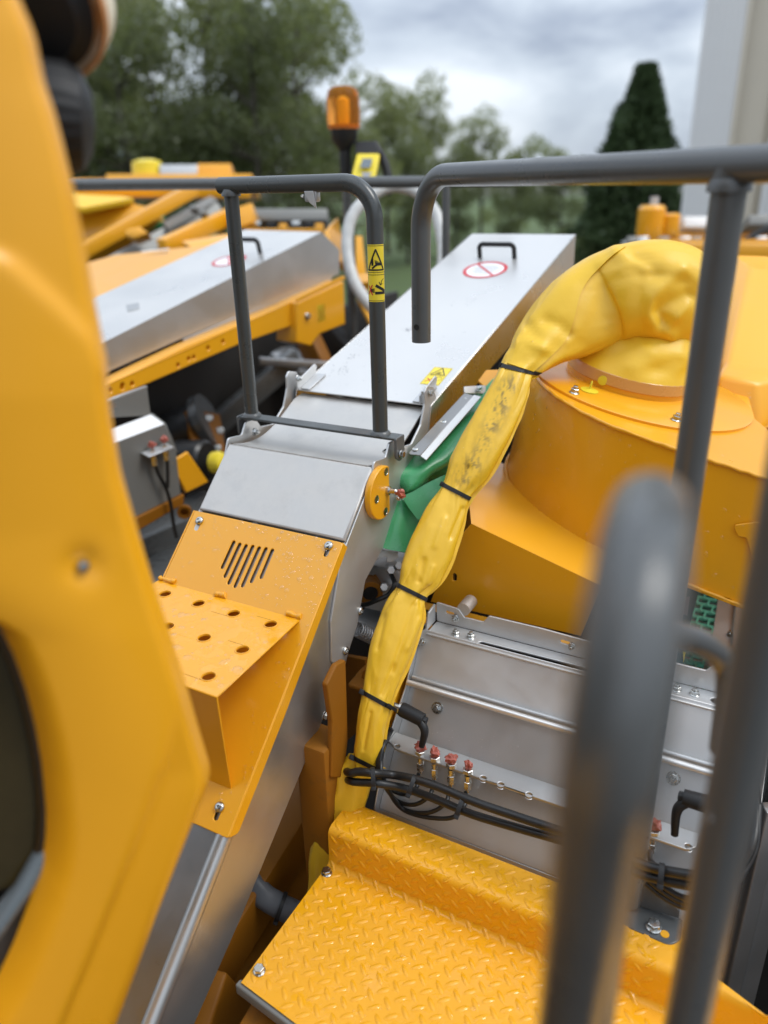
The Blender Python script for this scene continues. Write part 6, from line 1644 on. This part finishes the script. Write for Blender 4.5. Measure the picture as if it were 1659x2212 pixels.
# ---- beacon mast, control display, hose loop and far rail
def mast():
    d = 3.0; k = d / F_
    t = thing('amber_beacon', atd(741, 300, d), 'amber flashing beacon on a black mast above the folded gate', 'beacon')
    top = lambda x, y: atd(x, y, d)
    c = atd(743, 277, d)
    lathe('lens', [(34 * k, 0), (36 * k, 20 * k), (35 * k, 55 * k), (31 * k, 72 * k), (22 * k, 79 * k), (2 * k, 80 * k)], c, Z, 'amber', t, 36)
    lathe('bulb', [(9 * k, 0), (12 * k, 20 * k), (12 * k, 55 * k), (4 * k, 60 * k)], c, Z, 'sticker', t, 20)
    lathe('base', [(33 * k, -2 * k), (34 * k, 6 * k), (30 * k, 7 * k)], c, Z, 'tan', t, 30)
    lathe('socket', [(10 * k, -52 * k), (14 * k, -40 * k), (28 * k, -22 * k), (30 * k, 0)], c, Z, 'plastic', t, 30)
    tube('mast', [c - Z * 40 * k, V((c.x + .006, c.y, H - 1.2))], 10.5 * k, 'rail', t, seg=18)
    tube('mast_sleeve', [c - Z * 40 * k, c - Z * 95 * k], 12.5 * k, 'plastic', t, seg=18)
    q = thing('control_display', atd(788, 355, 2.95), 'yellow framed control display on a black arm next to the mast', 'display')
    n = (EYE - atd(788, 355, 2.95)).normalized()
    fr = plate('display_frame', [atd(771, 331, 2.96), atd(821, 331, 2.96), atd(807, 398, 2.93), atd(755, 398, 2.93)], .03, 'sticker', q, .004, r=.01)
    plate('screen', [atd(783, 342, 2.938), atd(805, 342, 2.938), atd(800, 362, 2.925), atd(778, 362, 2.925)], .003, 'bluegrey', fr, .0005)
    plate('button_panel', [atd(780, 372, 2.925), atd(804, 372, 2.925), atd(790, 388, 2.915)], .003, 'greyink', fr, .0005)
    plate('sun_shade', [atd(766, 305, 3.0), atd(806, 303, 3.0), atd(826, 330, 2.98), atd(768, 334, 2.98)], .06, 'plastic', q, .004)
    tube('arm', [atd(806, 310, 3.02), atd(828, 345, 3.02), atd(838, 385, 3.02), atd(836, 420, 3.03)], .018, 'plastic', q, spline=5)
    h = thing('hose_loop', atd(850, 530, 2.8), 'thick pale grey hose bent in a big loop behind the rail', 'hose')
    tube('hose', [atd(*p) for p in ((880, 720, 2.65), (838, 690, 2.72), (800, 660, 2.78), (770, 618, 2.82), (754, 570, 2.84), (750, 515, 2.85), (762, 465, 2.86), (795, 428, 2.88), (845, 404, 2.9), (900, 415, 2.9), (938, 455, 2.88), (954, 510, 2.86), (957, 560, 2.84), (950, 640, 2.8))], .022, 'hose', h, spline=7, seg=22, rfun=lambda s, a: 1 + .03 * sin(s * 420))
    r_ = thing('far_rail', atd(600, 395, 2.25), 'thin grey far guard rail across the picture behind the gate', 'guard rail')
    a, b = atd(40, 401, 2.2), atd(1100, 391, 2.3)
    tube('rail', [a, b], .0163, 'rail', r_, seg=20)
    p = atd(964, 394, 2.27)
    for px in (964, 80):
        p = atd(px, 394 if px > 500 else 401, 2.27 if px > 500 else 2.2)
        tube('post', [p, V((p.x, p.y, H - .9))], .012, 'rail', r_, seg=14)
    o = thing('orange_body', atd(770, 600, 3.2), 'orange machine body behind the hose loop and gate post', 'body')
    plate('panel', [atd(768, 505, 3.3), atd(782, 505, 3.3), atd(795, 640, 3.2), atd(812, 640, 3.2), atd(812, 720, 3.1), atd(770, 640, 3.2)], .04, 'paint', o)
    plate('ledge', [atd(768, 592, 3.15), atd(825, 588, 3.15), atd(820, 605, 3.1), atd(775, 612, 3.1)], .03, 'paint', o)
    plate('side', [atd(697, 503, 2.95), atd(741, 464, 3.1), atd(741, 590, 3.0), atd(733, 540, 2.9)], .02, 'paint', o)
mast()

# ---- farther machines
def far_left():
    D = 4.2
    def qd(name, pts, mm, par, th=.08, d=D): return plate(name, [atd(x, y, d if len(r_) == 0 else r_[0]) for x, y, *r_ in pts], th, mm, par, .006)
    t = thing('harvester_body', atd(260, 460, D), 'yellow hopper body of the harvester beyond the left lid', 'harvester')
    me = []
    # rounded hopper
    hp = [(100, 420), (165, 418), (240, 420), (285, 436), (340, 448), (330, 470), (230, 520), (172, 548), (100, 580)]
    prism('hopper', [atd(x, y, 4.3) for x, y in hp], FWD * .7, 'paint', t, .03)
    plate('hopper_lid', [atd(100, 418, 4.28), atd(220, 415, 4.28), atd(262, 425, 4.3), atd(290, 438, 4.3), atd(180, 440, 4.1), atd(100, 445, 4.1)], .03, 'tarp', t)
    beam('arm', atd(120, 575, 3.9), atd(420, 408, 4.3), .06, .07, 'paint', t)
    beam('rail_bar', atd(160, 404, 4.6), atd(540, 408, 4.6), .05, .10, 'paint', t)
    c = thing('lift_conveyor', atd(330, 500, 4.0), 'grey slanting conveyor between yellow beams beyond the left lid', 'conveyor')
    plate('side_wall', [atd(170, 590, 3.8), atd(465, 430, 4.4), atd(478, 445, 4.4), atd(478, 470, 4.4), atd(200, 605, 3.8)], .03, 'galv', c)
    plate('top_edge', [atd(350, 478, 4.2), atd(455, 424, 4.5), atd(468, 430, 4.4), atd(362, 492, 4.1)], .03, 'galv', c)
    plate('green_belt', [atd(290, 480, 4.5), atd(352, 462, 4.6), atd(350, 478, 4.4), atd(292, 498, 4.4)], .03, 'green', c)
    beam('lower_beam', atd(350, 535, 3.75), atd(500, 465, 4.2), .05, .08, 'paint', c)
    prism('motor_box', [atd(500, 450, 4.1), atd(545, 436, 4.1), atd(548, 480, 4.1), atd(505, 498, 4.1)], FWD * .3, 'paint', c, .01)
    prism('motor_box', [atd(268, 495, 3.9), atd(300, 488, 3.9), atd(320, 503, 3.9), atd(290, 515, 3.9), atd(272, 510, 3.9)], FWD * .1, 'paint', c, .01)
    prism('yellow_step', [atd(390, 520, 3.7), atd(480, 505, 3.9), atd(540, 505, 3.9), atd(430, 545, 3.6)], FWD * .1, 'paint', c, .01)
    for px, py in ((420, 452), (440, 462)): box('bracket', atd(px, py, 4.05), RT * .02, UPV * .012, FWD * .03, 'galv', c, .004)
    u = thing('far_superstructure', atd(400, 380, 6.5), 'yellow and grey upper parts of a distant harvester under the trees', 'harvester')
    lathe('yellow_drum', [(.12, -.1), (.13, 0), (.12, .1), (.05, .12)], atd(320, 377, 6.5), Z, 'sticker', u)
    box('grey_cabinet', atd(392, 380, 6.5), RT * .16, UPV * .055, FWD * .1, 'side', u, .01); box('orange_cabinet', atd(468, 378, 6.5), RT * .14, UPV * .055, FWD * .1, 'paint', u, .01)
    box('deck', atd(400, 405, 6.5), RT * .6, UPV * .03, FWD * .2, 'paint', u, .01)
    g = thing('engine_deck', atd(620, 480, 4.4), 'grey and orange engine deck beyond the left lid', 'engine deck')
    box('deck_plate', atd(620, 480, 4.4), RT * .24, UPV * .035, FWD * .12, 'galv', g, .01)
    beam('orange_bar', atd(540, 472, 4.3), atd(705, 470, 4.3), .03, .025, 'paint', g)
    for i, px in enumerate((555, 585, 612, 640, 668, 690)): box('fitting', atd(px, 484 + (i % 3) * 3, 4.2), RT * .022, UPV * .012, FWD * .02, ('zinc', 'plastic', 'paint')[i % 3], g, .003)
    beam('orange_bar', atd(530, 498, 4.1), atd(700, 498, 4.1), .03, .02, 'paint', g)
    b = thing('rear_chassis', atd(300, 700, 5.5), 'dark lower bodies of the machines farther left', 'body')
    box('lower_body', V((-2.6, 5.6, 1.2)), RT * 2.2, FWD * .6, Z * 1.15, 'dark', b, .02)
def far_right():
    d = 4.6
    t = thing('right_harvester', atd(1520, 510, d), 'yellow harvester top with a round tank in front of the warehouse', 'harvester')
    lathe('filter_can', [(.075, -.09), (.08, -.08), (.08, .07), (.06, .09)], atd(1406, 478, d), Z, 'paint', t)
    lathe('filter_cap', [(.025, 0), (.025, .06)], atd(1412, 448, d), Z, 'steel', t, 16)
    lathe('air_tank', [(.05, -.06), (.055, -.05), (.055, .05), (.04, .06)], atd(1448, 484, d), Z, 'paint', t)
    beam('yellow_rail', atd(1395, 511, d), atd(1760, 508, d + .3), .06, .035, 'paint', t)
    beam('yellow_rail', atd(1430, 541, d - .5), atd(1800, 543, d - .5), .1, .075, 'paint', t)
    box('grey_box', atd(1500, 492, d + .1), RT * .10, UPV * .032, FWD * .1, 'clad', t, .004); box('grey_box', atd(1645, 488, d + .1), RT * .12, UPV * .03, FWD * .1, 'galv', t, .004)
    beam('black_bar', atd(1610, 520, d - .1), atd(1680, 480, d), .03, .03, 'plastic', t)
    for i, px in enumerate((1362, 1385, 1430, 1475, 1500, 1640)): box('clamp', atd(px, 522, d - .1), RT * .03, UPV * .018, FWD * .04, ('galv', 'side')[i % 2], t, .004)
    beam('steel_bar', atd(1345, 527, d - .1), atd(1700, 528, d), .05, .03, 'side', t)
    box('body', atd(1560, 700, d), RT * .55, Z * .42, FWD * .2, 'paint', t, .02)
far_left()
far_right()
